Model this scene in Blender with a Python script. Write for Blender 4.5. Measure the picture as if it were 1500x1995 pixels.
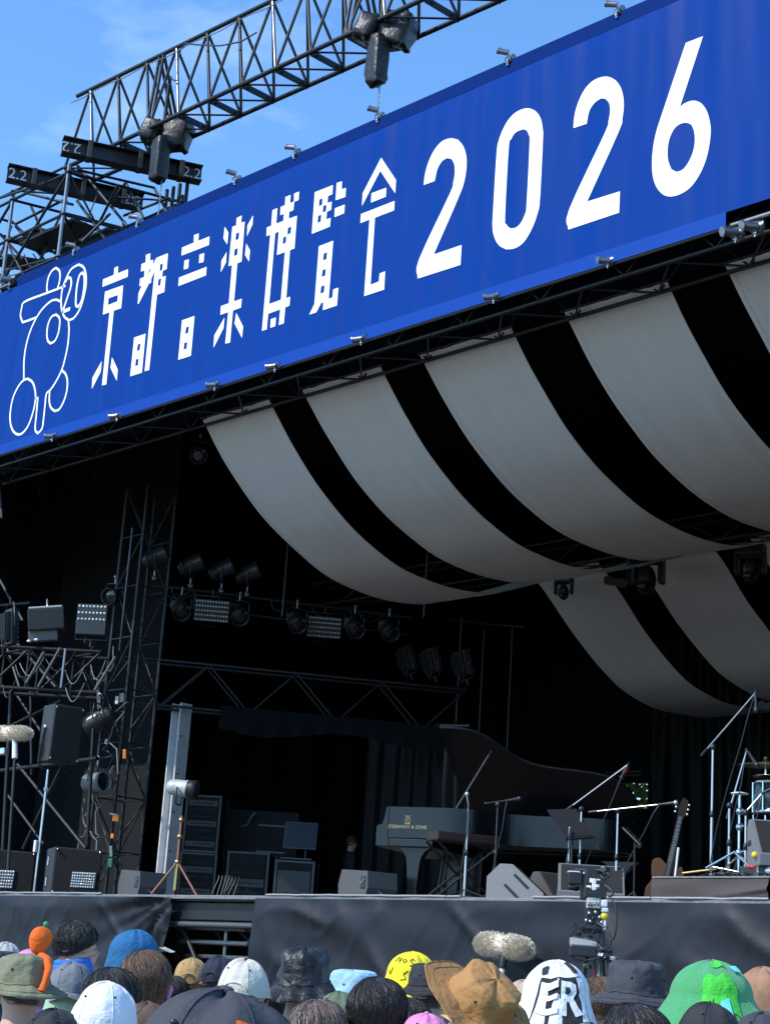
import bpy, bmesh, math, random
from mathutils import Vector, Matrix, Quaternion, noise
from mathutils.geometry import tessellate_polygon

for o in list(bpy.data.objects): bpy.data.objects.remove(o)
scene = bpy.context.scene
col = scene.collection
R = math.radians
rnd = random.Random(7)

# ------------------------------------------------------------------ camera
CAM = Vector((0, 0, 1.5))
FPX, YAW, PITCH, ROLL = 3441.0, R(46.92), R(15.41), R(3.89)
fwd = Vector((-math.sin(YAW)*math.cos(PITCH), math.cos(YAW)*math.cos(PITCH), math.sin(PITCH)))
_rt = Vector((math.cos(YAW), math.sin(YAW), 0)); _up = _rt.cross(fwd)
rgt = _rt*math.cos(ROLL) + _up*math.sin(ROLL)
upv = -_rt*math.sin(ROLL) + _up*math.cos(ROLL)
cd = bpy.data.cameras.new('camera'); cam = bpy.data.objects.new('camera', cd); col.objects.link(cam)
cd.sensor_fit = 'HORIZONTAL'; cd.sensor_width = 36.0; cd.lens = FPX/1500*36
cd.clip_start = 0.05; cd.clip_end = 3000
cam.matrix_world = Matrix(((rgt.x, upv.x, -fwd.x, CAM.x), (rgt.y, upv.y, -fwd.y, CAM.y), (rgt.z, upv.z, -fwd.z, CAM.z), (0, 0, 0, 1)))
scene.camera = cam

# ------------------------------------------------------------------ sky, sun, exposure
SUN_EL, SUN_HEAD = R(43), R(17)            # light travels towards heading (from +Y towards +X)
sdir = Vector((math.sin(SUN_HEAD)*math.cos(SUN_EL), math.cos(SUN_HEAD)*math.cos(SUN_EL), -math.sin(SUN_EL)))
world = bpy.data.worlds.new('World'); scene.world = world; world.use_nodes = True
nt = world.node_tree; nt.nodes.clear()
out = nt.nodes.new('ShaderNodeOutputWorld'); bg = nt.nodes.new('ShaderNodeBackground')
sky = nt.nodes.new('ShaderNodeTexSky'); sky.sky_type = 'NISHITA'; sky.sun_disc = False
sky.sun_elevation = SUN_EL; sky.sun_rotation = math.atan2(-sdir.x, -sdir.y)
sky.air_density = 1.15; sky.dust_density = 0.15; sky.ozone_density = 3.0
tc = nt.nodes.new('ShaderNodeTexCoord'); mp = nt.nodes.new('ShaderNodeMapping'); mp.inputs['Scale'].default_value = (1, 1, 2.6)
nz = nt.nodes.new('ShaderNodeTexNoise'); nz.inputs['Scale'].default_value = 7.0; nz.inputs['Detail'].default_value = 7; nz.inputs['Roughness'].default_value = .55
rp = nt.nodes.new('ShaderNodeValToRGB'); rp.color_ramp.elements[0].position = .54; rp.color_ramp.elements[1].position = .85
rp.color_ramp.elements[0].color = (0, 0, 0, 1); rp.color_ramp.elements[1].color = (.55, .55, .55, 1)
mx = nt.nodes.new('ShaderNodeMixRGB'); mx.inputs['Color2'].default_value = (6.0, 5.6, 5.4, 1)
L = nt.links.new
L(tc.outputs['Generated'], mp.inputs['Vector']); L(mp.outputs['Vector'], nz.inputs['Vector']); L(nz.outputs['Fac'], rp.inputs['Fac'])
L(rp.outputs['Color'], mx.inputs['Fac']); L(sky.outputs['Color'], mx.inputs['Color1']); gn = nt.nodes.new('ShaderNodeMixRGB'); gn.blend_type = 'MULTIPLY'; gn.inputs['Fac'].default_value = 1; gn.inputs['Color2'].default_value = (.77, 1.1, 1.38, 1)
L(mx.outputs['Color'], gn.inputs['Color1']); L(gn.outputs['Color'], bg.inputs['Color'])
bg.inputs['Strength'].default_value = 0.15
L(bg.outputs['Background'], out.inputs['Surface'])
sl = bpy.data.lights.new('sun', 'SUN'); sl.energy = 3.1; sl.angle = R(0.53); sl.color = (1, .955, .88)
so = bpy.data.objects.new('sun', sl); col.objects.link(so); so.location = (-20, -20, 40)
so.rotation_mode = 'QUATERNION'; so.rotation_quaternion = sdir.to_track_quat('-Z', 'Y')
scene.view_settings.view_transform = 'Standard'; scene.view_settings.look = 'None'
scene.view_settings.exposure = 0.5; scene.view_settings.gamma = 1.0
scene.render.engine = 'CYCLES'

# ------------------------------------------------------------------ helpers
def W(px, py, Y=None, X=None, Z=None, D=None):
    """photo pixel -> point of the place on a chosen plane"""
    d = rgt*((px-750)/FPX) - upv*((py-997.5)/FPX) + fwd
    t = D if D is not None else Y/d.y if Y is not None else X/d.x if X is not None else (Z-CAM.z)/d.z
    return CAM + d*t
def depth(p): return (Vector(p)-CAM).dot(fwd)
def mpp(p): return depth(p)/FPX
DECK = 2.508; FY = 12.8

MATS = {}
def mat(name, c, rough=.6, metal=0., var=.12, scale=6., bump=0., bscale=40., spec=.5, sheen=0., coat=0., stretch=None, c2=None, trans=None, bdist=.02, bdet=4):
    if name in MATS: return MATS[name]
    m = bpy.data.materials.new(name); m.use_nodes = True; n = m.node_tree.nodes; l = m.node_tree.links.new
    b = n['Principled BSDF']; b.inputs['Roughness'].default_value = rough; b.inputs['Metallic'].default_value = metal
    b.inputs['Specular IOR Level'].default_value = spec
    if sheen: b.inputs['Sheen Weight'].default_value = sheen; b.inputs['Sheen Roughness'].default_value = .4
    if coat: b.inputs['Coat Weight'].default_value = coat; b.inputs['Coat Roughness'].default_value = .03
    t = n.new('ShaderNodeTexCoord'); mpn = n.new('ShaderNodeMapping'); l(t.outputs['Object'], mpn.inputs['Vector'])
    if stretch: mpn.inputs['Scale'].default_value = stretch
    z = n.new('ShaderNodeTexNoise'); z.inputs['Scale'].default_value = scale; z.inputs['Detail'].default_value = 6; z.inputs['Roughness'].default_value = .62
    l(mpn.outputs['Vector'], z.inputs['Vector'])
    mixn = n.new('ShaderNodeMixRGB'); l(z.outputs['Fac'], mixn.inputs['Fac'])
    hi = c2 if c2 else tuple(min(1, v*(1+var)) for v in c); lo = tuple(v*(1-var) for v in c) if not c2 else c
    mixn.inputs['Color1'].default_value = (*lo, 1); mixn.inputs['Color2'].default_value = (*hi, 1)
    l(mixn.outputs['Color'], b.inputs['Base Color'])
    mr = n.new('ShaderNodeMapRange'); mr.inputs['To Min'].default_value = max(0, rough-.08); mr.inputs['To Max'].default_value = min(1, rough+.08)
    l(z.outputs['Fac'], mr.inputs['Value']); l(mr.outputs['Result'], b.inputs['Roughness'])
    if bump:
        z2 = n.new('ShaderNodeTexNoise'); z2.inputs['Scale'].default_value = bscale; z2.inputs['Detail'].default_value = bdet
        l(mpn.outputs['Vector'], z2.inputs['Vector'])
        bp = n.new('ShaderNodeBump'); bp.inputs['Strength'].default_value = bump; bp.inputs['Distance'].default_value = bdist
        l(z2.outputs['Fac'], bp.inputs['Height']); l(bp.outputs['Normal'], b.inputs['Normal'])
    if trans:
        tb = n.new('ShaderNodeBsdfTranslucent'); tb.inputs['Color'].default_value = (*trans[0], 1)
        ms = n.new('ShaderNodeMixShader'); ms.inputs['Fac'].default_value = trans[1]
        l(b.outputs['BSDF'], ms.inputs[1]); l(tb.outputs['BSDF'], ms.inputs[2]); l(ms.outputs['Shader'], n['Material Output'].inputs['Surface'])
    MATS[name] = m; return m

def tag(o, label=None, cat=None, group=None, kind=None):
    if label: o['label'] = label
    if cat: o['category'] = cat
    if group: o['group'] = group
    if kind: o['kind'] = kind
    return o
def thing(name, label, cat, loc=(0, 0, 0), group=None):
    o = bpy.data.objects.new(name, None); col.objects.link(o); o.location = loc; o.empty_display_size = .2
    return tag(o, label, cat, group)
def origin(parent):
    v = Vector((0, 0, 0))
    while parent: v = v + parent.location; parent = parent.parent
    return v

class MB:
    def __init__(s): s.v = []; s.f = []; s.sm = []
    def add(s, vs, fs, smooth=False, T=None):
        k = len(s.v)
        s.v += [tuple(T @ Vector(p)) if T else tuple(p) for p in vs]
        s.f += [tuple(i+k for i in f) for f in fs]; s.sm += [smooth]*len(fs); return s
    def box(s, T, sx, sy, sz, bev=0., seg=2):
        bm = bmesh.new(); bmesh.ops.create_cube(bm, size=1)
        for v in bm.verts: v.co = Vector((v.co.x*sx, v.co.y*sy, v.co.z*sz))
        if bev: bmesh.ops.bevel(bm, geom=bm.edges[:], offset=bev, segments=seg, affect='EDGES', profile=.6)
        bm.verts.index_update()
        s.add([v.co.copy() for v in bm.verts], [[v.index for v in f.verts] for f in bm.faces], False, T if isinstance(T, Matrix) else Matrix.Translation(T))
        bm.free(); return s
    def tube(s, p0, p1, r0, r1=None, n=8, caps=True): return s.path([p0, p1], [r0, r0 if r1 is None else r1], n, caps)
    def path(s, pts, r, n=8, caps=True, closed=False):
        pts = [Vector(p) for p in pts]; m = len(pts); rr = r if isinstance(r, (list, tuple)) else [r]*m
        vs = []; fs = []; t0 = None; nrm = None
        for i, p in enumerate(pts):
            a = pts[(i-1) % m] if closed or i > 0 else p; b = pts[(i+1) % m] if closed or i < m-1 else p
            t = (b-a).normalized() if (b-a).length > 1e-9 else Vector((0, 0, 1))
            if nrm is None: nrm = t.orthogonal().normalized()
            else:
                nrm = (nrm - t*nrm.dot(t)); nrm = nrm.normalized() if nrm.length > 1e-6 else t.orthogonal().normalized()
            bn = t.cross(nrm)
            for k in range(n):
                a_ = 2*math.pi*k/n; vs.append(p + (nrm*math.cos(a_)+bn*math.sin(a_))*rr[i])
        for i in range(m if closed else m-1):
            j = (i+1) % m
            for k in range(n): fs.append((i*n+k, i*n+(k+1) % n, j*n+(k+1) % n, j*n+k))
        s.add(vs, fs, True)
        if caps and not closed:
            s.add(vs[:n], [tuple(range(n))[::-1]]); s.add(vs[-n:], [tuple(range(n))])
        return s
    def lathe(s, prof, T, n=20, sx=1, sy=1):
        vs = []; fs = []; m = len(prof)
        for r, z in prof:
            for k in range(n): a = 2*math.pi*k/n; vs.append((r*math.cos(a)*sx, r*math.sin(a)*sy, z))
        for i in range(m-1):
            for k in range(n): fs.append((i*n+k, i*n+(k+1) % n, (i+1)*n+(k+1) % n, (i+1)*n+k))
        return s.add(vs, fs, True, T if isinstance(T, Matrix) else Matrix.Translation(T))
    def ell(s, T, rx, ry, rz, nu=20, nv=12, fn=None):
        vs = [(0, 0, -rz)]; fs = []
        for i in range(1, nv):
            th = -math.pi/2 + math.pi*i/nv
            for k in range(nu): a = 2*math.pi*k/nu; vs.append((rx*math.cos(th)*math.cos(a), ry*math.cos(th)*math.sin(a), rz*math.sin(th)))
        vs.append((0, 0, rz))
        if fn: vs = [fn(Vector(v)) for v in vs]
        for k in range(nu): fs.append((0, 1+(k+1) % nu, 1+k))
        for i in range(nv-2):
            for k in range(nu): a = 1+i*nu; fs.append((a+k, a+(k+1) % nu, a+nu+(k+1) % nu, a+nu+k))
        e = len(vs)-1; a = 1+(nv-2)*nu
        for k in range(nu): fs.append((a+k, a+(k+1) % nu, e))
        return s.add(vs, fs, True, T if isinstance(T, Matrix) else Matrix.Translation(T))
    def grid(s, fn, nu, nv, smooth=True):
        vs = [fn(i/nu, j/nv) for j in range(nv+1) for i in range(nu+1)]
        fs = [(j*(nu+1)+i, j*(nu+1)+i+1, (j+1)*(nu+1)+i+1, (j+1)*(nu+1)+i) for j in range(nv) for i in range(nu)]
        return s.add(vs, fs, smooth)
    def prism(s, polys, T, d):
        """polys: outer + holes (2D); extruded along local z by d"""
        loops = [[Vector((x, y, 0)) for x, y in p] for p in polys]
        tris = tessellate_polygon(loops); flat = [p for lp in loops for p in lp]
        n = len(flat); vs = flat + [p+Vector((0, 0, d)) for p in flat]; fs = []
        for t in tris:
            a, b, c = [flat[i] for i in t]
            t = t if (b-a).cross(c-a).z > 0 else t[::-1]
            fs.append(tuple(i+n for i in t)); fs.append(tuple(t[::-1]))
        k = 0
        for lp in loops:
            m = len(lp); area = sum(lp[i].x*lp[(i+1) % m].y-lp[(i+1) % m].x*lp[i].y for i in range(m))
            for i in range(m):
                a, b = k+i, k+(i+1) % m
                fs.append((a, b, b+n, a+n) if area > 0 else (b, a, a+n, b+n))
            k += m
        return s.add(vs, fs, False, T)
    def mesh(s, name, m, o):
        me = bpy.data.meshes.new(name); me.from_pydata([tuple(Vector(v)-o) for v in s.v], [], s.f)
        me.polygons.foreach_set('use_smooth', s.sm)
        if m: me.materials.append(m)
        me.update(); return me
    def build(s, name, m, parent=None, kind=None, label=None, cat=None, group=None, loc=None, sharp=True):
        o_ = origin(parent) if parent else (Vector(loc) if loc is not None else Vector((0, 0, 0)))
        ob = bpy.data.objects.new(name, s.mesh(name, m, o_)); col.objects.link(ob)
        if parent: ob.parent = parent
        else: ob.location = o_
        return tag(ob, label, cat, group, kind)

def TR(loc, rx=0, ry=0, rz=0):
    return Matrix.Translation(loc) @ Matrix.Rotation(rz, 4, 'Z') @ Matrix.Rotation(ry, 4, 'Y') @ Matrix.Rotation(rx, 4, 'X')
def align(p0, d, up=Vector((0, 0, 1))):
    """frame whose local z points along d"""
    return Matrix.Translation(p0) @ Vector(d).normalized().to_track_quat('Z', 'Y').to_matrix().to_4x4()
_rods = {}
def rod(name, p0, p1, r, m, parent, n=8):
    """a straight tube as its own part; all tubes of one material share a mesh"""
    key = (m.name, n)
    if key not in _rods:
        _rods[key] = MB().tube((0, 0, 0), (0, 0, 1), 1, n=n).mesh('rod', m, Vector((0, 0, 0)))
    p0 = Vector(p0); p1 = Vector(p1); ob = bpy.data.objects.new(name, _rods[key]); col.objects.link(ob)
    o_ = origin(parent); ob.parent = parent; ob.location = p0-o_; ob.rotation_mode = 'QUATERNION'
    ob.rotation_quaternion = (p1-p0).to_track_quat('Z', 'Y'); ob.scale = (r, r, (p1-p0).length)
    return ob
def lerp(a, b, t): return a+(b-a)*t

# ------------------------------------------------------------------ materials
BLACKST = mat('black painted steel', (.012, .0125, .014), .45, .2, .3, 9)
DARKST = mat('weathered dark steel', (.03, .031, .033), .42, .6, .35, 14, .1, 60)
GALV = mat('galvanised steel', (.26, .26, .27), .35, .85, .25, 30)
CHROME = mat('chrome', (.75, .76, .78), .14, 1., .06, 20)
BLKPL = mat('black plastic', (.02, .02, .022), .4, 0, .25, 15)
GREYPL = mat('charcoal cabinet paint', (.032, .032, .034), .6, 0, .2, 50, .25, 220)
GRILLE = mat('grille foam', (.02, .0185, .0175), .85, 0, .3, 120, .5, 300)
CLOTH = mat('black stage cloth', (.006, .0068, .009), .8, 0, .25, 5, .15, 120, spec=.15)
DECKM = mat('black deck board', (.05, .048, .046), .6, 0, .4, 3)
LENSG = mat('dark lens glass', (.01, .012, .016), .06, 0, .1, 10, spec=.8)
WHITEP = mat('white paint', (.78, .78, .77), .5, 0, .05, 10)
ALU = mat('brushed aluminium', (.62, .62, .63), .3, .9, .15, 40)
BRASS = mat('brass', (.65, .45, .16), .3, .9, .2, 30)
WOODB = mat('warm brown wood', (.16, .075, .035), .45, 0, .3, 12, stretch=(1, 1, 6))
RED = mat('red rubber', (.5, .035, .03), .5, 0, .1, 10)
ORANGE = mat('orange strap', (.75, .22, .03), .6, 0, .1, 10)
YEL = mat('yellow tape', (.75, .55, .05), .5, 0, .1, 10)
# ------------------------------------------------------------------ the setting
GROUND = mat('trodden earth', (.11, .095, .078), .95, 0, .35, .6, .6, 8, c2=(.16, .138, .112))
MB().grid(lambda u, v: (-400+800*u, -400+800*v, 0), 8, 8).build('ground', GROUND, kind='structure')

# --- the stage platform
st = thing('stage', 'long black stage platform with a pale front edge strip', 'stage', (-15.5, FY, 0))
m = MB()
for i in range(12):
    for j in range(8):
        m.box((-27.6+i*1.83+.9, FY+.06+j*1.83+.9, DECK-.03), 1.822, 1.822, .06)
m.build('deck_board', DECKM, st, kind='stuff')
EDGE = mat('scuffed edge strip', (.2, .2, .2), .5, .3, .5, 18, .3, 40)
m = MB(); m.box((-15.2, FY+.01, DECK-.02), 17.6, .05, .045, .008); m.build('edge_strip', EDGE, st)
m = MB(); m.box((-15.2, FY+.16, DECK-.17), 17.4, .1, .2, .01); m.build('fascia_beam', BLACKST, st)
for i in range(11):
    for y in (FY+.5, FY+4, FY+8): rod('support_post', (-23.2+i*1.7, y, 0), (-23.2+i*1.7, y, DECK-.07), .03, BLACKST, st)
xa, xb = W(334, 1770, Y=FY).x, W(503, 1770, Y=FY).x
rod('cross_pipe', (xa-.4, FY+.12, 2.19), (xb+.4, FY+.12, 2.19), .034, mat('grey pipe', (.12, .125, .135), .4, .5, .2, 20), st)
rod('cross_pipe', (xa-.2, FY+.25, 2.3), (xa+1.0, FY+.25, .9), .03, BLACKST, st)
rod('cross_pipe', (xb+.2, FY+.6, 2.3), (xa-.2, FY+.6, .6), .03, GALV, st); rod('cross_pipe', (xa-.1, FY+.9, 2.35), (xb+.3, FY+.9, 1.2), .028, GALV, st); rod('cross_pipe', (xa+.5, FY+.45, 2.4), (xa+.5, FY+.45, 0), .028, GALV, st)
# metal stair stored in the opening
sr = thing('stage_stair', 'perforated metal steps seen in the gap between the two stage skirts', 'stair', ((xa+xb)/2, FY+.6, 0))
TREAD = mat('worn tread steel', (.16, .16, .165), .35, .8, .4, 30, .3, 90)
for i in range(10):
    z = 2.32-i*.16; m = MB(); x0 = xa-.15+i*.045
    for k in range(6):
        m.box(TR((x0+.55, FY+.14+i*.06+k*.026, z+.012*math.sin(k*2.1)), 0, 0, 0), 1.25, .012, .03, .003)
    m.build('tread', TREAD, sr)
for dx in (-.1, 1.22):
    m = MB(); m.tube((xa+.25+dx, FY+.35, 2.4), (xa+.7+dx, FY+1.5, .7), .03); m.build('stringer', BLACKST, sr)

# --- skirts hung on the stage front
SKIRT = mat('dark blue black skirt sheet', (.011, .013, .0185), .55, 0, .2, 3, .12, 110, spec=.3)
def skirt(name, label, x0, x1, flap=0, seed=0):
    n = int((x1-x0)/.045); top, bot = DECK-.028, .35
    def fn(u, v):
        x = lerp(x0, x1, u); z = lerp(bot, top, v); h = top-z
        q = Vector((x*.55+h*.35+seed, h*1.5-x*.25, seed*.3))
        a = noise.noise(q*1.1)*.75+noise.noise(q*2.3+Vector((5, 1, 0)))*.4
        fold = abs(noise.noise(Vector((x*.9-h*1.0+seed*3, h*.55+x*.15, 7))))
        fold2 = abs(noise.noise(Vector((x*2.4+h*1.3+seed, h*1.1, 3))))
        k = min(1, h/.12)
        dy = (a*.05 + (.24-min(.24, fold))**2*1.0 + (.13-min(.13, fold2))**2*1.0)*k
        if flap:
            d = x1-x                                     # the pulled corner: folds fan out from the top right
            ang = math.atan2(h+.02, d+.02); w = math.exp(-(d*d+h*h)/1.8)
            dy += w*.05*(math.sin(ang*26)*.6+math.sin(ang*11+1))*min(1, math.hypot(d, h)/.3)
            x = x - max(0, h-.05)*.10*math.exp(-d/.6)
        return (x, FY-.035-dy, z)
    m = MB(); m.grid(fn, n, 56); o = m.build(name, SKIRT, label=label, cat='skirt', loc=(lerp(x0, x1, .5), FY, 0)); return o
skirt('stage_skirt', 'black stage skirt left of the stair gap, folds fanning from its top corner', -24.0, xa+.02, 1, 2.)
skirt('stage_skirt', 'long black stage skirt right of the stair gap, behind the fur microphone', xb-.02, -6.2, 0, 9.)
# pale tape ends and cable along the deck edge
for i, (a, b) in enumerate(((0, 200), (520, 900), (1040, 1270), (1270, 1500))):
    p = []
    for k in range(24):
        x = lerp(W(a, 1745, Y=FY).x, W(b, 1750, Y=FY).x, k/23); p.append((x, FY-.02+.02*noise.noise(Vector((x*3, i, 0))), DECK+.012+.006*noise.noise(Vector((x*4, i, 5)))))
    MB().path(p, .011, 6).build('edge_cable', mat('pale grey cable', (.3, .3, .29), .5, 0, .3, 20), label=('pale cable on deck edge in front of the subwoofers', 'pale cable on deck edge below the grand piano', 'pale cable on deck edge behind the broadcast camera', 'pale cable on deck edge below the drum riser')[i], cat='cable', loc=p[0])

# --- roof skin and cloth walls
m = MB(); m.grid(lambda u, v: (lerp(-27.7, -6.3, u), lerp(FY+.04, 28.7, v), 11.35-.2*math.sin(v*3.1)), 12, 12)
m.build('stage_roof', CLOTH, label='black roof sheet above the striped ceiling drapes', cat='roof', loc=(-15, 20, 11))
def curtain(name, label, p0, p1, z0, z1, amp=.06, wl=.35, seed=0, top_sag=0., matl=None, fan=0., parent=None):
    p0 = Vector((p0[0], p0[1], 0)); p1 = Vector((p1[0], p1[1], 0)); Ln = (p1-p0).length; nrm = Vector((p1.y-p0.y, p0.x-p1.x, 0)).normalized()
    n = max(12, int(Ln/wl*8)); n = min(n, 420)
    def fn(u, v):
        s = u*Ln; zt = z1-top_sag*math.sin(math.pi*u); z = lerp(z0, zt, v)
        ph = s/wl*2*math.pi + 1.6*noise.noise(Vector((s*1.2, v*1.5, seed)))+fan*(1-v)*math.sin(s)
        a = amp*(.65+.5*noise.noise(Vector((s*.8, v*2, seed+4))))
        p = p0+(p1-p0)*u + nrm*(a*math.sin(ph)); return (p.x, p.y, z)
    m = MB(); m.grid(fn, n, 14); return m.build(name, matl or CLOTH, parent, label=label, cat='curtain', loc=(p0+p1)/2+Vector((0, 0, z0)))
curtain('wing_curtain', 'black cloth wall closing the far left side of the stage', (-27.5, FY+.06), (-27.5, 28.4), DECK, 11.34, .08, 1.1, 1)
curtain('wing_curtain', 'black cloth wall on the right side of the stage', (-6.4, 28.4), (-6.4, FY+.06), DECK, 11.34, .08, 1.1, 2)
WING = mat('faded black wing cloth', (.011, .0115, .013), .85, 0, .25, 3, .2, 60, spec=.2)
curtain('wing_curtain', 'faded black cloth behind the left lighting tower, striped by truss shadows', (-27.5, 17.6), (W(283, 1600, Y=17.6).x, 17.6), DECK-.2, 11.25, .035, .8, 3, matl=WING)
# openings in the back: narrow slit and a side gap through which trees show
g1a, g1b = W(624, 1600, Y=28.0).x, W(641, 1600, Y=28.0).x
g2a, g2b = W(1205, 1550, Y=28.0).x, W(1268, 1550, Y=28.0).x
zt1, zt2 = W(632, 1524, Y=28.0).z, W(1235, 1528, Y=28.0).z
curtain('back_curtain', 'black back curtain left of the slit behind the equipment racks', (-27.5, 28.0), (g1a, 28.0), DECK, 11.4, .05, .6, 5)
curtain('back_curtain', 'black back curtain behind the grand piano', (g1b, 28.0), (g2a, 28.0), DECK, 11.4, .05, .6, 6)
curtain('back_curtain', 'black back curtain behind the drum riser', (g2b, 28.0), (-6.4, 28.0), DECK, 11.4, .05, .6, 8)
curtain('header_curtain', 'short black header cloth over the slit between back curtains', (g1a-.4, 27.9), (g1b+.4, 27.9), zt1, 11.4, .01, .3, 9)
curtain('header_curtain', 'short black header cloth over the gap with sunlit leaves', (g2a-.5, 27.9), (g2b+.5, 27.9), zt2, 11.4, .01, .3, 10)

# ------------------------------------------------------------------ blue banner
BLUE = mat('royal blue banner print', (.001, .041, .255), .5, 0, .05, 1.1, 1.0, .4, bdist=.085, bdet=1, spec=.07, stretch=(6, 1, .5), trans=((.004, .05, .4), .08))
BLUED = mat('double hem blue', (.002, .022, .14), .6, 0, .06, 2, spec=.03)
BLUEL = mat('bottom hem blue', (.006, .055, .31), .55, 0, .06, 2, spec=.08)
PRINT = mat('white banner print', (.92, .93, .92), .5, 0, .02, 1, .5, .5, stretch=(6, 1, .5))
BX0, BX1, ZB, ZT = -24.9, -7.0, 8.815, 11.676
bn = thing('banner', 'long royal blue banner with white lettering 2026 along the roof edge', 'banner', (-15.5, FY, ZB))
def ripple(x, z):
    e = .55+.45*math.cos((z-ZB)/(ZT-ZB)*2*math.pi)
    return (.017*noise.noise(Vector((x*2.3, z*.25, 0)))+.009*noise.noise(Vector((x*6.5, z*.4, 3))))*(.35+.65*e)
m = MB(); m.grid(lambda u, v: (lerp(BX0, BX1, u), FY+.001+.1*ripple(lerp(BX0, BX1, u), lerp(ZB+.15, ZT-.16, v)), lerp(ZB+.15, ZT-.16, v)), 520, 24)
m.build('cloth', BLUE, bn)
TOPC = [(147, 480), (270, 435), (460, 345), (577, 290), (738, 220), (992, 112), (1205, 22)]
BOTC = [(105, 852), (232, 813), (422, 752), (540, 714), (708, 661), (965, 583), (1185, 517)]
def hem(name, xs0, xs1, za, zb, notch, top, m_):
    pts = []; r = .055
    edge = zb if top else za
    line = [(xs0, edge)]
    for cx in sorted(notch):
        if xs0+.1 < cx < xs1-.1:
            for k in range(9):
                a = math.pi*(1-k/8); line.append((cx+r*math.cos(a), edge-(r*1.15*math.sin(a) if top else -r*1.15*math.sin(a))))
    line.append((xs1, edge))
    pts = line+([(xs1, za), (xs0, za)] if top else [(xs1, zb), (xs0, zb)])
    mm = MB(); mm.prism([pts], Matrix(((1, 0, 0, 0), (0, 0, 1, FY-.002), (0, 1, 0, 0), (0, 0, 0, 1))), .002); mm.build(name, m_, bn)
hem('top_hem', W(36, 535, Y=FY).x, BX1, ZT-.165, ZT, [W(*p, Y=FY).x for p in TOPC], True, BLUED)
hem('bottom_hem', BX0, W(1414, 436, Y=FY).x, ZB, ZB+.155, [W(*p, Y=FY).x for p in BOTC], False, BLUEL)

def smooth_loop(p, closed=True, lim=38, sub=4):
    n = len(p); P = [Vector((a, b)) for a, b in p]; corner = []
    for i in range(n):
        if not closed and i in (0, n-1): corner.append(True); continue
        a = P[i]-P[i-1]; b = P[(i+1) % n]-P[i]; corner.append(math.degrees(a.angle(b, 0)) > lim)
    res = []
    for i in range(n if closed else n-1):
        j = (i+1) % n; p0, p1, p2, p3 = P[i-1], P[i], P[j], P[(j+1) % n]
        d = p2-p1
        t1 = d if corner[i] else (p2-p0)*.5; t2 = d if corner[j] else (p3-p1)*.5
        if corner[i] and corner[j]: res.append(p1); continue
        for k in range(sub):
            t = k/sub; h = (2*t**3-3*t*t+1, t**3-2*t*t+t, -2*t**3+3*t*t, t**3-t*t); res.append(p1*h[0]+t1*h[1]+p2*h[2]+t2*h[3])
    if not closed: res.append(P[-1])
    return res
def onban(p, cr): return W(cr[0]+p[0]/cr[2], cr[1]+p[1]/cr[2], Y=FY)
BT = Matrix(((1, 0, 0, 0), (0, 0, 1, FY-.0045), (0, 1, 0, 0), (0, 0, 0, 1)))
def glyph(name, polys, cr, smooth=False, label=None):
    mm = MB()
    for loops in polys:
        ll = []
        for lp in loops:
            q = smooth_loop(lp) if smooth else lp
            ll.append([(w.x, w.z) for w in (onban(p, cr) for p in q)])
        mm.prism(ll, BT, .002)
    return mm.build(name, PRINT, bn, label=label)
def strokes(name, lines, cr, label=None):
    mm = MB()
    for p, closed, wd in lines:
        q = [onban(a, cr) for a in smooth_loop(p, closed, 60, 6)]; q = [Vector((a.x, a.z)) for a in q]; n = len(q); lft = []; rg = []
        for i in range(n):
            a = q[i-1] if closed or i else q[i]; b = q[(i+1) % n] if closed or i < n-1 else q[i]; t = (b-a).normalized(); nn = Vector((-t.y, t.x))*wd*.5
            lft.append(q[i]+nn); rg.append(q[i]-nn)
        vs = [(a.x, FY-.0045, a.y) for a in lft]+[(a.x, FY-.0045, a.y) for a in rg]
        vs += [(a, b+.002, c) for a, b, c in vs]
        fs = [(i, (i+1) % n, n+(i+1) % n, n+i) for i in range(n if closed else n-1)]
        mm.add(vs, fs)
    return mm.build(name, PRINT, bn, label=label)
c1 = (0, 500, 5.389); w_ = .034
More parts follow.
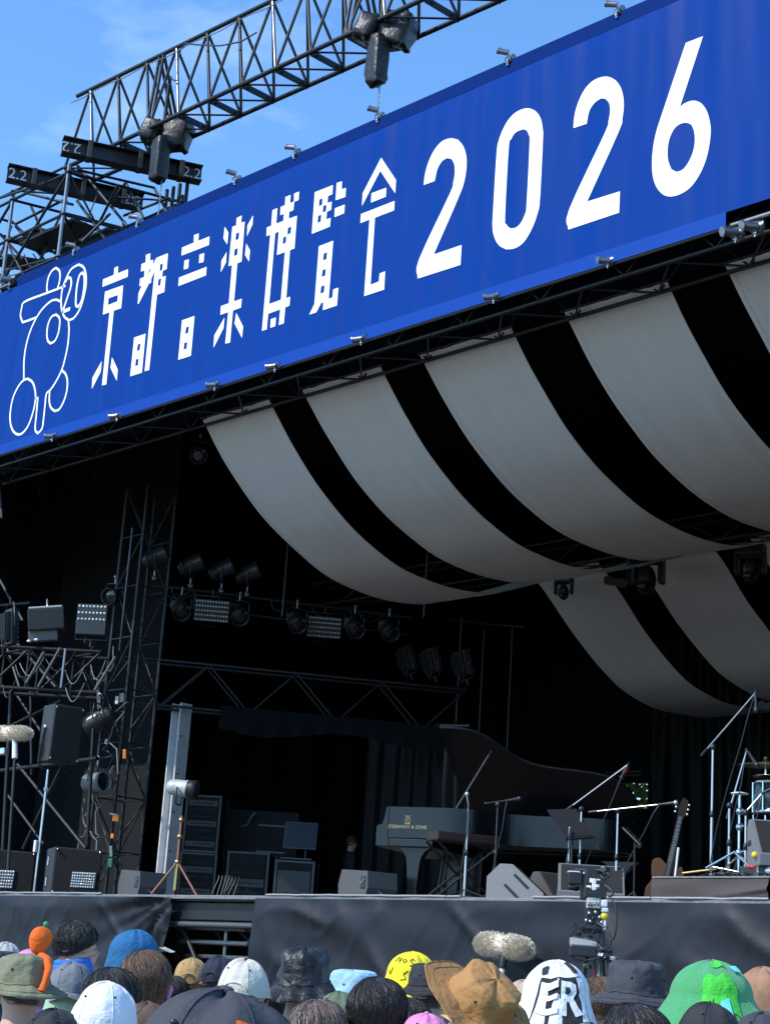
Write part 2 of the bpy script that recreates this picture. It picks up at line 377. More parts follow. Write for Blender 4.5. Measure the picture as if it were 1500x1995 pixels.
strokes('printed_emblem', [
 ([(498, 365), (495, 310), (510, 220), (545, 150), (590, 115), (625, 145), (633, 200), (625, 270), (608, 325)], False, w_),
 ([(690, 305), (480, 385), (265, 470), (230, 540), (218, 620), (240, 688), (310, 665), (385, 635)], False, w_),
 ([(830, 80), (880, 110), (905, 190), (905, 300), (880, 430), (840, 550), (780, 640), (725, 665), (680, 630), (650, 550), (645, 440), (660, 330), (700, 220), (755, 125)], True, w_),
 ([(688, 268), (715, 222), (743, 222), (752, 265), (742, 330), (702, 450), (662, 572)], False, .038), ([(655, 580), (738, 545)], False, .055),
 ([(870, 165), (888, 205), (886, 320), (862, 450), (825, 525), (800, 505), (800, 420), (812, 300), (838, 195)], True, .04),
 ([(640, 470), (590, 450), (530, 470), (450, 545), (385, 640), (320, 780), (275, 940), (255, 1090), (253, 1280)], False, w_),
 ([(722, 670), (727, 780), (715, 920), (690, 1050), (650, 1190), (590, 1310), (530, 1400), (490, 1440), (475, 1560), (460, 1700), (445, 1800), (400, 1855), (372, 1810), (385, 1650), (400, 1482), (372, 1485)], False, w_),
 ([(590, 605), (625, 640), (630, 700), (615, 800), (580, 880), (535, 910), (505, 880), (495, 800), (510, 700), (545, 630)], True, w_),
 ([(295, 1280), (345, 1320), (370, 1400), (375, 1500), (350, 1630), (300, 1770), (240, 1850), (185, 1865), (135, 1820), (110, 1730), (112, 1620), (140, 1480), (190, 1370), (245, 1300)], True, w_),
 ([(655, 1195), (690, 1230), (710, 1300), (705, 1400), (675, 1510), (625, 1600), (575, 1620), (535, 1580), (520, 1510), (525, 1410)], False, w_),
], c1, 'white outline emblem with a number 20 in a circle')
c2 = (170, 480, 6.876)
glyph('printed_character', [[[(368,285),(418,262),(413,358),(550,303),(545,405),(208,540),(215,440),(358,380)]],
 [[(242,605),(484,518),(458,825),(358,860),(258,1848),(200,1862),(302,880),(212,912)],[(288,692),(416,648),(406,735),(280,785)]],
 [[(197,1535),(185,1675),(65,1910),(72,1760)]], [[(335,1485),(412,1650),(398,1800),(315,1625)]]], c2)
glyph('printed_character', [[[(790,110),(848,90),(845,190),(886,175),(878,255),(928,150),(913,310),(862,430),(858,485),(830,495),(690,770),(680,765),(690,625),(735,520),(703,532),(712,428),(765,410),(772,320),(722,335),(730,235),(785,212)],[(828,318),(862,290),(820,385)]],
 [[(926,152),(1085,90),(1068,300),(1015,325),(1005,410),(1055,392),(1035,610),(938,645),(832,1655),(772,1672),(906,335)],[(980,240),(1018,222),(1010,312),(972,330)],[(958,440),(995,425),(985,515),(948,530)]],
 [[(632,1220),(785,1168),(735,1690),(578,1740)],[(680,1312),(718,1298),(708,1385),(668,1405)],[(655,1515),(692,1500),(685,1590),(645,1605)]]], c2)
c3 = (330, 400, 6.233)
glyph('printed_character', [[[(302,360),(360,338),(354,430),(490,375),(485,478),(150,608),(157,510),(300,450)]],[[(185,670),(240,652),(232,760),(178,778)]],[[(370,595),(427,578),(417,685),(362,700)]],[[(120,875),(455,745),(447,848),(112,978)]]], c3)
glyph('printed_character', [[[(157,1395),(308,1342),(265,1825),(110,1875)],[(205,1482),(243,1466),(232,1548),(195,1562)],[(183,1672),(222,1655),(213,1738),(175,1755)]]], c3)
glyph('printed_character', [[[(822,150),(882,120),(875,210),(918,195),(880,680),(828,702),(788,1165),(882,1132),(872,1240),(775,1275),(740,1665),(682,1678),(718,1295),(622,1328),(630,1222),(725,1188),(765,720),(722,738),(768,258),(815,240)],[(812,340),(852,322),(845,408),(805,425)],[(795,532),(835,515),(828,600),(787,615)]],
 [[(675,258),(720,330),(705,472),(660,400)]],[[(1020,118),(1012,230),(945,372),(952,240)]],[[(698,565),(690,690),(628,810),(636,670)]],[[(937,462),(982,545),(970,680),(922,600)]],[[(672,1362),(660,1490),(540,1728),(548,1580)]],[[(815,1305),(898,1470),(885,1608),(795,1435)]]], c3)
c4 = (490, 340, 6.235)
glyph('printed_character', [[[(258,430),(317,405),(303,595),(390,560),(398,475),(352,490),(358,390),(410,370),(415,270),(478,245),(470,345),(519,325),(520,230),(580,203),(575,305),(521,330),(512,430),(460,450),(455,535),(555,497),(525,895),(470,915),(425,1500),(472,1482),(465,1590),(412,1612),(395,1805),(335,1828),(352,1635),(205,1690),(188,1880),(130,1897),(232,728),(185,745),(190,640),(243,620)],
 [(290,710),(335,690),(312,975),(410,938),(360,1520),(218,1572)],[(445,645),(488,628),(480,710),(438,730)],[(388,762),(428,745),(420,828),(380,845)]],[[(238,1755),(300,1735),(292,1840),(232,1862)]]], c4)
glyph('printed_character', [[[(772,212),(992,125),(985,235),(932,258),(925,345),(978,325),(970,425),(918,450),(912,545),(965,522),(955,630),(735,718)],[(827,300),(868,283),(861,365),(820,385)],[(873,380),(915,362),(908,445),(867,461)],[(812,498),(852,482),(845,570),(804,585)]],
 [[(1038,100),(1102,78),(1098,178),(1150,158),(1143,268),(1025,310)]],[[(1016,408),(1135,362),(1128,468),(1010,515)]],
 [[(822,868),(995,802),(940,1510),(988,1490),(995,1395),(1058,1372),(1040,1590),(870,1645),(876,1548),(848,1560),(790,1672),(705,1700),(768,1570)],[(880,958),(923,938),(915,1025),(870,1045)],[(865,1160),(907,1142),(900,1225),(855,1245)],[(848,1358),(892,1340),(883,1430),(838,1448)]]], c4)
c5 = (590, 290, 6.045)
glyph('printed_character', [[[(925,100),(1100,365),(1090,520),(915,255),(700,668),(708,520)]],[[(812,520),(985,455),(980,560),(805,630)]],[[(688,765),(1083,610),(1078,720),(852,808),(800,1600),(898,1560),(908,1465),(972,1440),(960,1655),(725,1732),(788,830),(680,872)]]], c5)
c6 = (800, 130, 3.488); c7 = (1220, 50, 4.639)
glyph('printed_digit', [[[(90,802),(100,725),(125,640),(165,560),(215,505),(275,484),(325,495),(360,540),(380,610),(380,690),(365,780),(330,880),(158,1275),(348,1210),(340,1345),(50,1438),(58,1310),(268,860),(290,790),(302,720),(298,660),(280,625),(250,618),(215,640),(185,690),(172,740),(165,775)]]], c6, True)
glyph('printed_digit', [[[(800,280),(850,300),(885,350),(900,430),(900,500),(880,900),(862,1000),(825,1100),(770,1190),(710,1232),(650,1240),(600,1210),(568,1150),(558,1080),(562,980),(585,600),(600,500),(640,400),(690,330),(745,292)],[(765,422),(790,430),(806,465),(810,520),(790,930),(778,1000),(750,1060),(715,1092),(680,1098),(652,1070),(643,1010),(668,550),(685,490),(715,445)]]], c6, True)
glyph('printed_digit', [[[(1107,415),(1115,330),(1140,240),(1185,150),(1245,90),(1315,65),(1370,75),(1415,115),(1442,180),(1450,260),(1440,350),(1415,440),(1200,915),(1424,845),(1418,990),(1073,1105),(1078,970),(1320,450),(1345,370),(1357,300),(1350,245),(1325,215),(1295,212),(1250,245),(1215,300),(1198,385)]]], c6, True)
glyph('printed_digit', [[[(540,152),(695,92),(485,735),(520,705),(570,682),(620,675),(680,700),(730,770),(758,870),(765,960),(750,1090),(715,1230),(655,1360),(580,1460),(490,1520),(400,1542),(330,1520),(275,1455),(243,1360),(235,1240),(245,1100),(275,950),(330,780)],[(545,875),(590,890),(615,950),(622,1040),(605,1140),(560,1240),(510,1300),(455,1320),(410,1295),(382,1220),(375,1130),(392,1020),(435,930),(490,885)]]], c7, True)

# pipes the banner is laced to, and the swivel clamps on them
for z, nm in ((ZT-.02, 'steel pipe behind the top edge of the blue banner'), (ZB+.03, 'steel pipe behind the bottom edge of the blue banner')):
    MB().tube((BX0-.6, FY+.07, z), (BX1+.3, FY+.07, z), .0243, n=10).build('banner_pipe', GALV, label=nm, cat='pipe', loc=(BX0, FY+.07, z))
def clamp_proto(top):
    r = thing('pipe_clamp', '-', 'clamp'); s = 1 if top else -1
    m = MB(); m.tube((-.035, 0, 0), (.035, 0, 0), .036, n=12); m.tube((-.045, 0, .01), (.045, 0, .01), .03, n=10); m.build('coupler', GALV, r)
    m = MB(); m.tube((.01, -.03, .03*s+.02), (-.06, -.1, .07 if top else -.02), .027, n=10); m.tube((-.05, -.09, .065 if top else -.015), (-.062, -.103, .072 if top else -.021), .031, n=10); m.build('stub', GALV, r)
    m = MB(); m.tube((0, -.035, -.005), (0, -.035, -.075), .008, n=6); m.lathe([(0, 0), (.016, 0), (.016, .014), (0, .014)], (0, -.035, -.06), 6); m.build('bolt', CHROME, r)
    return r
def copy_tree(o, parent=None):
    c = o.copy(); col.objects.link(c); c.parent = parent
    for ch in o.children: copy_tree(ch, c)
    return c
nbt = ['above the emblem', 'above the first large character', 'above the third large character', 'above the fourth large character', 'above the last large character', 'between the first digits', 'above the last digits']
nbb = ['below the emblem', 'below the first large character', 'below the third large character', 'below the fourth large character', 'below the sixth large character', 'below the first digits', 'below the last two digits']
for lst, top, nb in ((TOPC, True, nbt), (BOTC, False, nbb)):
    pr = None
    for i, p in enumerate(lst):
        q = W(*p, Y=FY)
        if pr is None: o = pr = clamp_proto(top)
        else: o = copy_tree(pr)
        o.location = (q.x, FY+.02, (ZT+.02) if top else ZB+.03); o.rotation_euler = (0, 0, rnd.uniform(-.35, .35)); o.scale = (1.25,)*3
        tag(o, 'steel clamp on banner %s edge, %s' % ('top' if top else 'bottom', nb[i]), 'clamp', 'clamps along the banner')
for p, lb in (((20, 543), 'steel clamp on the bare pipe at the banner top left corner'), ((1432, 452), 'steel clamp at the cut-out in the banner lower right corner'), ((1470, 440), 'steel clamp with a hanging stub at the right picture edge')):
    o = copy_tree(pr); q = W(*p, Y=FY-.02); o.location = (q.x, FY+.02, q.z); tag(o, lb, 'clamp', 'clamps along the banner'); o.scale = (1.6,)*3; o.rotation_euler = (0, 0, .3)

# ------------------------------------------------------------------ ceiling drapes
DRAPE = mat('white ceiling drape', (.70, .655, .62), .85, 0, .08, 1.2, .8, 1.2, stretch=(8, .3, 1), bdist=.02, trans=((.6, .55, .52), .15))
def spline(pts, t):
    xs = [p[0] for p in pts]
    for i in range(len(pts)-1):
        if t <= xs[i+1] or i == len(pts)-2:
            a = pts[max(0, i-1)]; b = pts[i]; c = pts[i+1]; d = pts[min(len(pts)-1, i+2)]
            h = c[0]-b[0]; u = (t-b[0])/h; m1 = (c[1]-a[1])/(c[0]-a[0])*h; m2 = (d[1]-b[1])/(d[0]-b[0])*h
            return (2*u**3-3*u*u+1)*b[1]+(u**3-2*u*u+u)*m1+(-2*u**3+3*u*u)*c[1]+(u**3-u*u)*m2
P1 = [(13.5, 8.80), (13.96, 8.31), (14.5, 7.85), (15.1, 7.48), (15.9, 7.17), (16.6, 7.06), (17.2, 7.06), (17.9, 7.16), (18.65, 7.42), (19.3, 7.68), (19.95, 7.96)]
P2 = [(20.15, 8.1), (20.5, 7.9), (21.3, 7.30), (22.3, 6.73), (23.0, 6.54), (23.7, 6.48), (25.15, 6.61), (26.3, 7.0), (27.3, 7.9)]
def drape(x0, x1, prof, off, label, seed):
    y0, y1 = prof[0][0], prof[-1][0]
    def fn(u, v, d=0.):
        Y = lerp(y0, y1, v); x = lerp(x0, x1, u); e = abs(u-.5)*2
        z = spline(prof, Y)+off*math.sin(math.pi*v)
        z += .022*noise.noise(Vector((x*7+seed*9, Y*.35, 0)))*(.35+e) + .012*noise.noise(Vector((x*3.2, Y*1.1, seed)))
        x += .018*noise.noise(Vector((Y*1.6, seed*3, u*2)))*e
        return (x, Y, z+d)
    r = thing('ceiling_drape', label, 'drape', ((x0+x1)/2, y0, prof[0][1]), 'white ceiling drapes')
    m = MB(); m.grid(fn, 34, 90); m.build('cloth', DRAPE, r)
    for s, a, b in ((0, 0, .035), (1, .965, 1)):
        m = MB(); m.grid(lambda u, v: fn(lerp(a, b, u), v, -.006), 2, 90); m.build('hem', DRAPE, r)
    m = MB(); m.tube((x0-.05, y0, prof[0][1]+.02), (x1+.05, y0, prof[0][1]+.02), .02); m.build('batten', BLACKST, r)
XS = [(-18.12, -16.75), (-16.1, -14.69), (-14.02, -12.6), (-11.81, -10.44), (-9.71, -8.3)]
for i, (a, b) in enumerate(XS):
    drape(a, b, P1, (0, .07, .15, .19, .2)[i], ('leftmost white drape of the front row sagging under the stage roof', 'second white drape from the left in the front row', 'third white drape from the left in the front row', 'fourth white drape from the left in the front row', 'white drape cut by the right picture edge in the front row')[i], i)
for i, (a, b) in enumerate(XS[:3]):
    drape(a, b, P2, .04*i, ('leftmost white drape of the rear row, above the grand piano', 'second white drape of the rear row, above the drum microphones', 'third white drape of the rear row, nearly hidden at the right edge')[i], i+7)

curtain('low_curtain', 'low black cloth closing the bottom of the leafy gap', (g2a-.5, 27.8), (g2b+.5, 27.8), DECK, W(1235, 1578, Y=27.8).z, .01, .3, 11)
curtain('low_curtain', 'low black cloth closing the bottom of the back slit', (g1a-.4, 27.8), (g1b+.4, 27.8), DECK, W(632, 1583, Y=27.8).z, .01, .3, 12)

curtain('added_backing_cloth', 'added black backing under the stage shutting out the sky behind the metal steps', (-24, FY+2.6), (-6.3, FY+2.6), 0, DECK-.08, .03, .5, 20)  # dark sheet added so no sky shows through the gap under the deck

curtain('added_light_mask', 'added black cloth behind the banner keeping light off the drape tops', (-27.4, 13.62), (-6.4, 13.62), 8.92, 11.3, .02, .6, 40)  # unseen cloth added to stop light reaching the upper side of the drapes
# ------------------------------------------------------------------ trusses
def box_truss(root, A, B, u, v, panel, rc, rb, m_, faces=(0, 1, 2, 3), phase=0, rungs=True):
    A, B, u, v = Vector(A), Vector(B), Vector(u), Vector(v)
    cs = [Vector((0, 0, 0)), u, u+v, v]; n = max(1, round((B-A).length/panel))
    for c in cs: rod('chord', A+c, B+c, rc, m_, root)
    for k, f in enumerate(faces):
        c, d = cs[f], cs[(f+1) % 4]
        for i in range(n):
            p, q = lerp(A, B, i/n), lerp(A, B, (i+1)/n)
            if (i+phase+k) % 2: p, q = p+c, q+d
            else: p, q = p+d, q+c
            rod('brace', p, q, rb, m_, root, 6)
            if rungs: rod('rung', lerp(A, B, i/n)+c, lerp(A, B, i/n)+d, rb, m_, root, 6)
t = thing('front_roof_truss', 'black lattice truss running under the lower edge of the blue banner', 'truss', (-15.5, 13.2, 8.7))
box_truss(t, (-24.0, 12.97, 8.72), (-7.2, 12.97, 8.72), (0, .56, 0), (0, 0, .55), .56, .024, .013, BLACKST, (0, 1, 3), rungs=False)
t = thing('middle_roof_truss', 'black truss between the front and rear rows of ceiling drapes', 'truss', (-15.5, 20, 8.6))
box_truss(t, (-23.0, 19.88, 8.06), (-7.2, 19.88, 8.06), (0, .35, 0), (0, 0, .4), .8, .024, .012, BLACKST, (0, 3), rungs=False)
t = thing('side_roof_truss', 'dark roof truss along the left side wall under the roof', 'truss', (-20, 15, 9.2))
box_truss(t, (-19.3, 13.7, 9.3), (-19.3, 27.5, 9.3), (.4, 0, 0), (0, 0, .4), .9, .024, .012, BLACKST, (0, 1), rungs=False)

# triangular truss standing above the banner
UT = thing('upper_truss', 'long triangular steel truss against the sky above the banner', 'truss', (-17, 13.5, 13.6))
z0 = 13.62; f0, f1 = Vector((-22.0, 13.28, z0)), Vector((-12.2, 13.5, z0)); r0, r1 = Vector((-22.0, 13.83, z0)), Vector((-12.2, 14.14, z0))
a0, a1 = Vector((-21.9, 13.28, 14.83)), Vector((-12.2, 13.68, 14.83))
for a, b, n_ in ((f0, f1, 'chord'), (r0, r1, 'chord'), (a0, a1, 'chord')): rod(n_, a, b, .034, DARKST, UT, 10)
N = 14
for i in range(N+1):
    t_ = i/N; fa, ra, aa = lerp(f0, f1, t_), lerp(r0, r1, t_), lerp(a0, a1, min(1, t_+.5/N))
    rod('brace', fa, aa, .022, DARKST, UT); rod('brace', ra, aa, .022, DARKST, UT)
    if i: ab = lerp(a0, a1, (i-.5)/N); rod('brace', fa, ab, .022, GALV if i % 3 == 1 else DARKST, UT); rod('brace', ra, ab, .022, DARKST, UT)
    mid = (fa+ra)/2; d = (ra-fa); m = MB(); T = TR(mid+Vector((0, 0, -.005)), 0, 0, math.atan2(d.y, d.x)); m.box(T, d.length, .015, .1, .003)
    for s in (-.3, .3): m.lathe([(.018, 0), (.018, .018), (0, .018)], T @ Matrix.Translation((d.length*s, -.006, 0)) @ Matrix.Rotation(math.pi/2, 4, 'X'), 8)
    m.build('cross_plate', DARKST, UT)
    if i < N: rod('brace', lerp(f0, f1, (i+.0)/N), lerp(r0, r1, (i+1)/N), .015, DARKST, UT)
for i in (3, 9):
    t_ = i/N; fa, ra, aa = lerp(f0, f1, t_), lerp(r0, r1, t_), lerp(a0, a1, t_)
    for dx in (-.05, .05):
        rod('splice_post', fa+Vector((dx, 0, 0)), aa+Vector((dx, 0, 0)), .024, DARKST, UT); rod('splice_post', ra+Vector((dx, 0, 0)), aa+Vector((dx, 0, 0)), .024, DARKST, UT)
MB().path([lerp(a0, a1, k/30)+Vector((0, -.1, -.16-.02*math.sin(k*1.9))) for k in range(31)], .008, 6).build('steel_wire', GALV, UT)
p = [W(318, 157, Y=13.3)]
CB = mat('blue black cable', (.02, .03, .06), .4)
MB().path([W(x, y, Y=13.3) for x, y in ((500, 62), (470, 80), (430, 88), (395, 87), (362, 84), (352, 95), (347, 115), (346, 140), (347, 155), (340, 156), (332, 150))], .012, 6).build('loose_cable', CB, UT)

# chain hoists in plastic covers
COVER = mat('black tarpaulin cover', (.018, .0185, .02), .42, 0, .35, 5, .6, 13, spec=.4)
def hoist(px, py, pxb, pyb, chain_end, label):
    c = W(px, py, Y=13.55); r = thing('chain_hoist', label, 'hoist', c); sc = mpp(c)
    def crumple(a):
        def f(v):
            k = 1+a*noise.noise(v*7+c)+a*.6*noise.noise(v*15)
            return v*k
        return f
    m = MB()
    def blk(T, sx, sy, sz):
        def f(v):
            q = Vector([math.copysign(abs(t)**.33, t) for t in v]); q = Vector((q.x*sx, q.y*sy, q.z*sz)); return q*(.92+.2*noise.noise(q*7+c)+.14*noise.noise(q*17))
        m.ell(T, 1, 1, 1, 26, 16, f)
    blk(TR(c+Vector((-.13, -.1, .05)), 0, .35, .5), .16, .2, .2); blk(TR(c+Vector((.16, .14, .0)), 0, .2, .5), .21, .2, .26)
    m.build('motor_cover', COVER, r)
    b = W(pxb, pyb, Y=13.5); m = MB(); blkc = lerp(c, b, .55)
    def f2(v):
        q = Vector([math.copysign(abs(t)**.35, t) for t in v]); q = Vector((q.x*.115, q.y*.115, q.z*.36)); q.x *= 1-.15*(v.z); q.x += .02*noise.noise(Vector((v.z*9, v.x*2, c.x))); return q*(1+.1*noise.noise(q*13+c))
    m.ell(TR(lerp(c, b, .6)+Vector((0, -.05, 0))), 1, 1, 1, 26, 20, f2); m.build('chain_bag', COVER, r)
    m = MB(); k = 0; e = b; end = Vector((e.x, e.y, chain_end)); n_ = max(2, int((e.z-chain_end)/.036))
    for k in range(n_):
        q = lerp(e, end, k/n_); pts = [(.011*math.cos(a), .02*math.sin(a)) for a in [i*math.pi/4 for i in range(8)]]
        m.path([q+(Vector((x, 0, z)) if k % 2 else Vector((0, x, z))) for x, z in pts], .0045, 5, closed=True)
    m.build('chain', GALV, r)
    m = MB(); m.path([c+Vector((0, 0, .2)), c+Vector((0, 0, .55)), c+Vector((.02, 0, .95))], .03, 8); m.build('sling', BLACKST, r)
hoist(318, 262, 316, 345, 11.5, 'chain hoist under a black cover hanging at the left end of the upper truss')
hoist(742, 60, 740, 160, 11.5, 'chain hoist under a black cover hanging at the middle of the upper truss')

# ------------------------------------------------------------------ scaffold and beams, left above the banner
sc = thing('scaffold_tower', 'dark scaffold tower with platforms behind the left end of the banner', 'scaffold', (-22, 13.5, 0))
S0 = Vector((-21.5, 13.05, 0)); ux = Vector((-1.55, 0, 0)); uy = Vector((.55, 1.75, 0)); levels = [10.8, 11.9, 12.6, 13.3]
posts = [S0, S0+ux, S0+uy, S0+ux+uy, S0+ux*2, S0+ux*2+uy]
for p in posts:
    rod('post', p+Vector((0, 0, 9)), p+Vector((0, 0, 13.42)), .03, GALV if p in (posts[0], posts[1]) else DARKST, sc)
    for z in levels: m = MB(); m.lathe([(.03, -.012), (.055, -.012), (.055, .012), (.03, .012)], p+Vector((0, 0, z)), 8); m.build('rosette', DARKST, sc)
for z in levels:
    for a, b in ((0, 1), (1, 4), (2, 3), (3, 5), (0, 2), (1, 3), (4, 5)): rod('ledger', posts[a]+Vector((0, 0, z)), posts[b]+Vector((0, 0, z)), .024, DARKST, sc)
for a, b, z, w in ((0, 1, 10.8, 11.9), (1, 0, 11.9, 13.3), (0, 2, 11.9, 13.3), (2, 0, 10.8, 11.9), (1, 3, 11.9, 13.3), (3, 1, 10.8, 11.9), (1, 4, 10.8, 11.9), (4, 1, 11.9, 13.3), (2, 3, 11.9, 13.3), (3, 2, 12.6, 11.9), (0, 3, 12.6, 11.9)):
    rod('diagonal', posts[a]+Vector((0, 0, z)), posts[b]+Vector((0, 0, w)), .024, DARKST, sc)
for k, (z, o_) in enumerate(((12.55, 0), (11.95, 0), (12.0, 1), (11.3, 1))):
    for j in range(3):
        q = S0+ux*(o_+.5)+uy*(.2+.3*j); m = MB(); m.box(TR(q+Vector((0, 0, z)), 0, 0, 0), 1.5, .46, .045, .006); m.build('platform_board', DARKST, sc)
# extra posts under the right end of the beams
for p, a, b in (((328, 350), 345, 415), ((340, 350), 345, 415), ((352, 350), 345, 410), ((366, 350), 352, 405)):
    q = W(p[0], p[1], Y=14.45); rod('post', (q.x, q.y, 10.5), (q.x, q.y, 13.36), .03, BLACKST, sc)
for (x0, y0), (x1, y1), Y0, Y1 in (((150, 330), (300, 365), 13.1, 14.4), ((0, 385), (90, 355), 13, 13), ((245, 355), (215, 395), 14, 14), ((245, 355), (280, 425), 14, 14), ((240, 420), (330, 385), 14, 14.4), ((300, 365), (330, 420), 14.4, 14.4)):
    rod('ledger', W(x0, y0, Y=Y0), W(x1, y1, Y=Y1), .022, DARKST, sc)
def text_mesh(body, size, T, d=.002, shear=0, sx=1):
    cu = bpy.data.curves.new('lettering', 'FONT'); cu.body = body; cu.size = size; cu.align_x = 'CENTER'; cu.align_y = 'CENTER'; cu.extrude = d; cu.resolution_u = 3; cu.shear = shear
    ob = bpy.data.objects.new('lettering', cu); col.objects.link(ob); bpy.context.view_layer.update()
    me = bpy.data.meshes.new_from_object(ob.evaluated_get(bpy.context.evaluated_depsgraph_get()))
    vs = [Vector((v.co.x*sx, v.co.y, v.co.z)) for v in me.vertices]; fs = [tuple(p.vertices) for p in me.polygons]
    bpy.data.objects.remove(ob); bpy.data.curves.remove(cu); bpy.data.meshes.remove(me)
    m = MB(); m.add(vs, fs, False, T); return m
def ibeam(pa, pb, label, texts):
    zb = 13.43; a = W(*pa, Z=zb); b = W(*pb, Z=zb); d = (b-a); L_ = d.length; T = TR((a+b)/2, 0, 0, math.atan2(d.y, d.x))
    r = thing('steel_beam', label, 'beam', (a+b)/2); w, h, t = .2, .26, .014
    pr = [(-w/2, -h/2), (w/2, -h/2), (w/2, -h/2+t), (t/2, -h/2+t), (t/2, h/2-t), (w/2, h/2-t), (w/2, h/2), (-w/2, h/2), (-w/2, h/2-t), (-t/2, h/2-t), (-t/2, -h/2+t), (-w/2, -h/2+t)]
    m = MB(); m.prism([pr], T @ Matrix(((0, 0, 1, -L_/2), (1, 0, 0, 0), (0, 1, 0, 0), (0, 0, 0, 1))), L_); m.build('beam', DARKST, r)
    for s, rot in texts:
        Tt = T @ Matrix.Translation((s*L_/2, -t/2-.006, 0)) @ Matrix.Rotation(math.pi/2, 4, 'X') @ Matrix.Rotation(rot, 4, 'Z')
        text_mesh('2.2', .24, Tt).build('painted_number', WHITEP, r)
    for s in (-.62, .1, .7):
        m = MB(); m.box(T @ Matrix.Translation((s*L_/2, 0, 0)), .07, w+.02, h+.02, .008); m.build('strap', mat('grey strap', (.06, .06, .058), .8), r)
ibeam((121, 283), (392, 341), 'upper steel beam painted 2.2 lying under the left end of the truss', ((-.87, math.pi), (.86, 0)))
ibeam((14, 336), (278, 395), 'lower steel beam painted 2.2 on the scaffold left of the other beam', ((-.85, 0), (.84, 0)))

rc = random.Random(5)
for x0_, y0_, x1_, y1_ in ((60, 548, 130, 390), (0, 500, 22, 440), (30, 440, 92, 512), (148, 318, 248, 440), (150, 390, 205, 465), (0, 425, 32, 436), (30, 436, 122, 390), (0, 385, 132, 322), (50, 375, 142, 398), (0, 545, 150, 500), (20, 470, 150, 430), (90, 470, 60, 400), (0, 455, 45, 505), (160, 470, 215, 415), (230, 360, 190, 440)):
    rod('diagonal', W(x0_, y0_, Y=13.35), W(x1_, y1_, Y=13.6), .023, DARKST, sc)
for (xa_, ya_), (xb_, yb_) in (((58, 442), (205, 402)), ((2, 494), (148, 462))):
    a, b = W(xa_, ya_, Y=13.3), W(xb_, yb_, Y=14.3); b.z = a.z; d = b-a
    for k in range(2): m = MB(); m.box(TR((a+b)/2+Vector((-.28*k-.1, .1, 0)), 0, 0, math.atan2(d.y, d.x)), d.length, .26, .05, .006); m.build('platform_board', DARKST, sc)
for k in range(16):
    a, b = rc.sample(posts, 2); za, zb_ = rc.choice(levels), rc.choice(levels); rod('diagonal', a+Vector((rc.uniform(-.1, .1), 0, za)), b+Vector((rc.uniform(-.1, .1), 0, zb_+rc.uniform(-.2, .2))), .018, DARKST, sc)
for k in range(9):
    q = S0+ux*rc.uniform(0, 2)+uy*rc.uniform(0, 1); z = rc.choice(levels[1:]); m = MB(); m.path([q+Vector((0, 0, z)), q+Vector((.05, 0, z-.25)), q+Vector((.0, .03, z-.45)), q+Vector((.03, 0, z-.55))], [.03, .035, .025, .012], 6); m.build('hanging_strap', mat('grey strap', (.06, .06, .058), .8), sc)
for k in range(5):
    q = S0+ux*rc.uniform(0, 1.5)+uy*rc.uniform(0, .4); q2 = S0+ux*rc.uniform(0, 1.5)+uy*rc.uniform(0, 1); m = MB(); z1, z2 = rc.choice(levels), rc.choice(levels)
    m.path([lerp(q, q2, t)+Vector((0, 0, lerp(z1, z2, t)-.3*math.sin(math.pi*t))) for t in [i/8 for i in range(9)]], .011, 5); m.build('cable', BLKPL, sc)
# ------------------------------------------------------------------ tower and trusses inside, left
tw = thing('lighting_tower', 'square lattice tower standing at the left front of the stage', 'tower', (-21.3, 15, DECK))
A = W(205, 1743, Y=15.0); A = Vector((A.x, A.y, DECK)); GT = mat('dull tower tube', (.022, .0225, .025), .5, .25, .35, 20)
box_truss(tw, A, A+Vector((0, 0, 6.3)), Vector((0, .54, 0)), Vector((-.54, 0, 0)), .8, .026, .012, GT, rungs=True)
sp = thing('side_platform', 'black horizontal lattice truss at left carrying stage lights', 'truss', W(0, 1338, Y=13.4))
pa = W(-90, 1334, Y=13.0); pb = W(188, 1350, Z=pa.z)
box_truss(sp, pa, pb, Vector((0, 0, .6)), Vector((-.35, .4, 0)), .5, .03, .02, BLACKST, (0, 1, 2), rungs=True)
for (x0, y0), (x1, y1) in (((86, 1270), (52, 1330)), ((118, 1262), (75, 1338)), ((128, 1264), (119, 1340)), ((225, 1280), (185, 1345))):
    rod('brace', W(x0, y0, Y=13.15), W(x1, y1, Y=13.15), .02, GALV, sp)
ls = thing('wing_scaffold', 'black scaffold bay at far left behind the hung loudspeaker', 'scaffold', W(90, 1740, Y=14.3))
for (x0, y0), (x1, y1), r_, Y_ in (((22, 1345), (1, 1745), .03, 13.7), ((30, 1350), (80, 1425), .024, 14.2), ((35, 1490), (168, 1655), .028, 14.2), ((122, 1490), (45, 1655), .028, 14.3), ((12, 1545), (85, 1645), .024, 14.2),
   ((0, 1502), (190, 1478), .032, 14.2), ((182, 1420), (164, 1745), .028, 14.4), ((0, 1425), (120, 1365), .024, 14.4), ((0, 1215), (40, 1345), .03, 14.6), ((0, 1130), (45, 1210), .03, 14.6), ((0, 1180), (60, 1175), .03, 14.6), ((30, 1250), (110, 1340), .03, 14.6), ((60, 1345), (62, 1510), .026, 14.5), ((0, 940), (4, 1010), .03, 13.4)):
    rod('tube', W(x0, y0, Y=Y_), W(x1, y1, Y=Y_), r_, BLACKST, ls)
rt = thing('inner_truss', 'dark lattice truss crossing behind the left tower above the racks', 'truss', W(320, 1372, Y=17))
pa = W(225, 1366, Y=15.9); pb = W(905, 1430, Z=pa.z); DIM = mat('satin black tube', (.05, .052, .058), .35, .6, .3, 15)
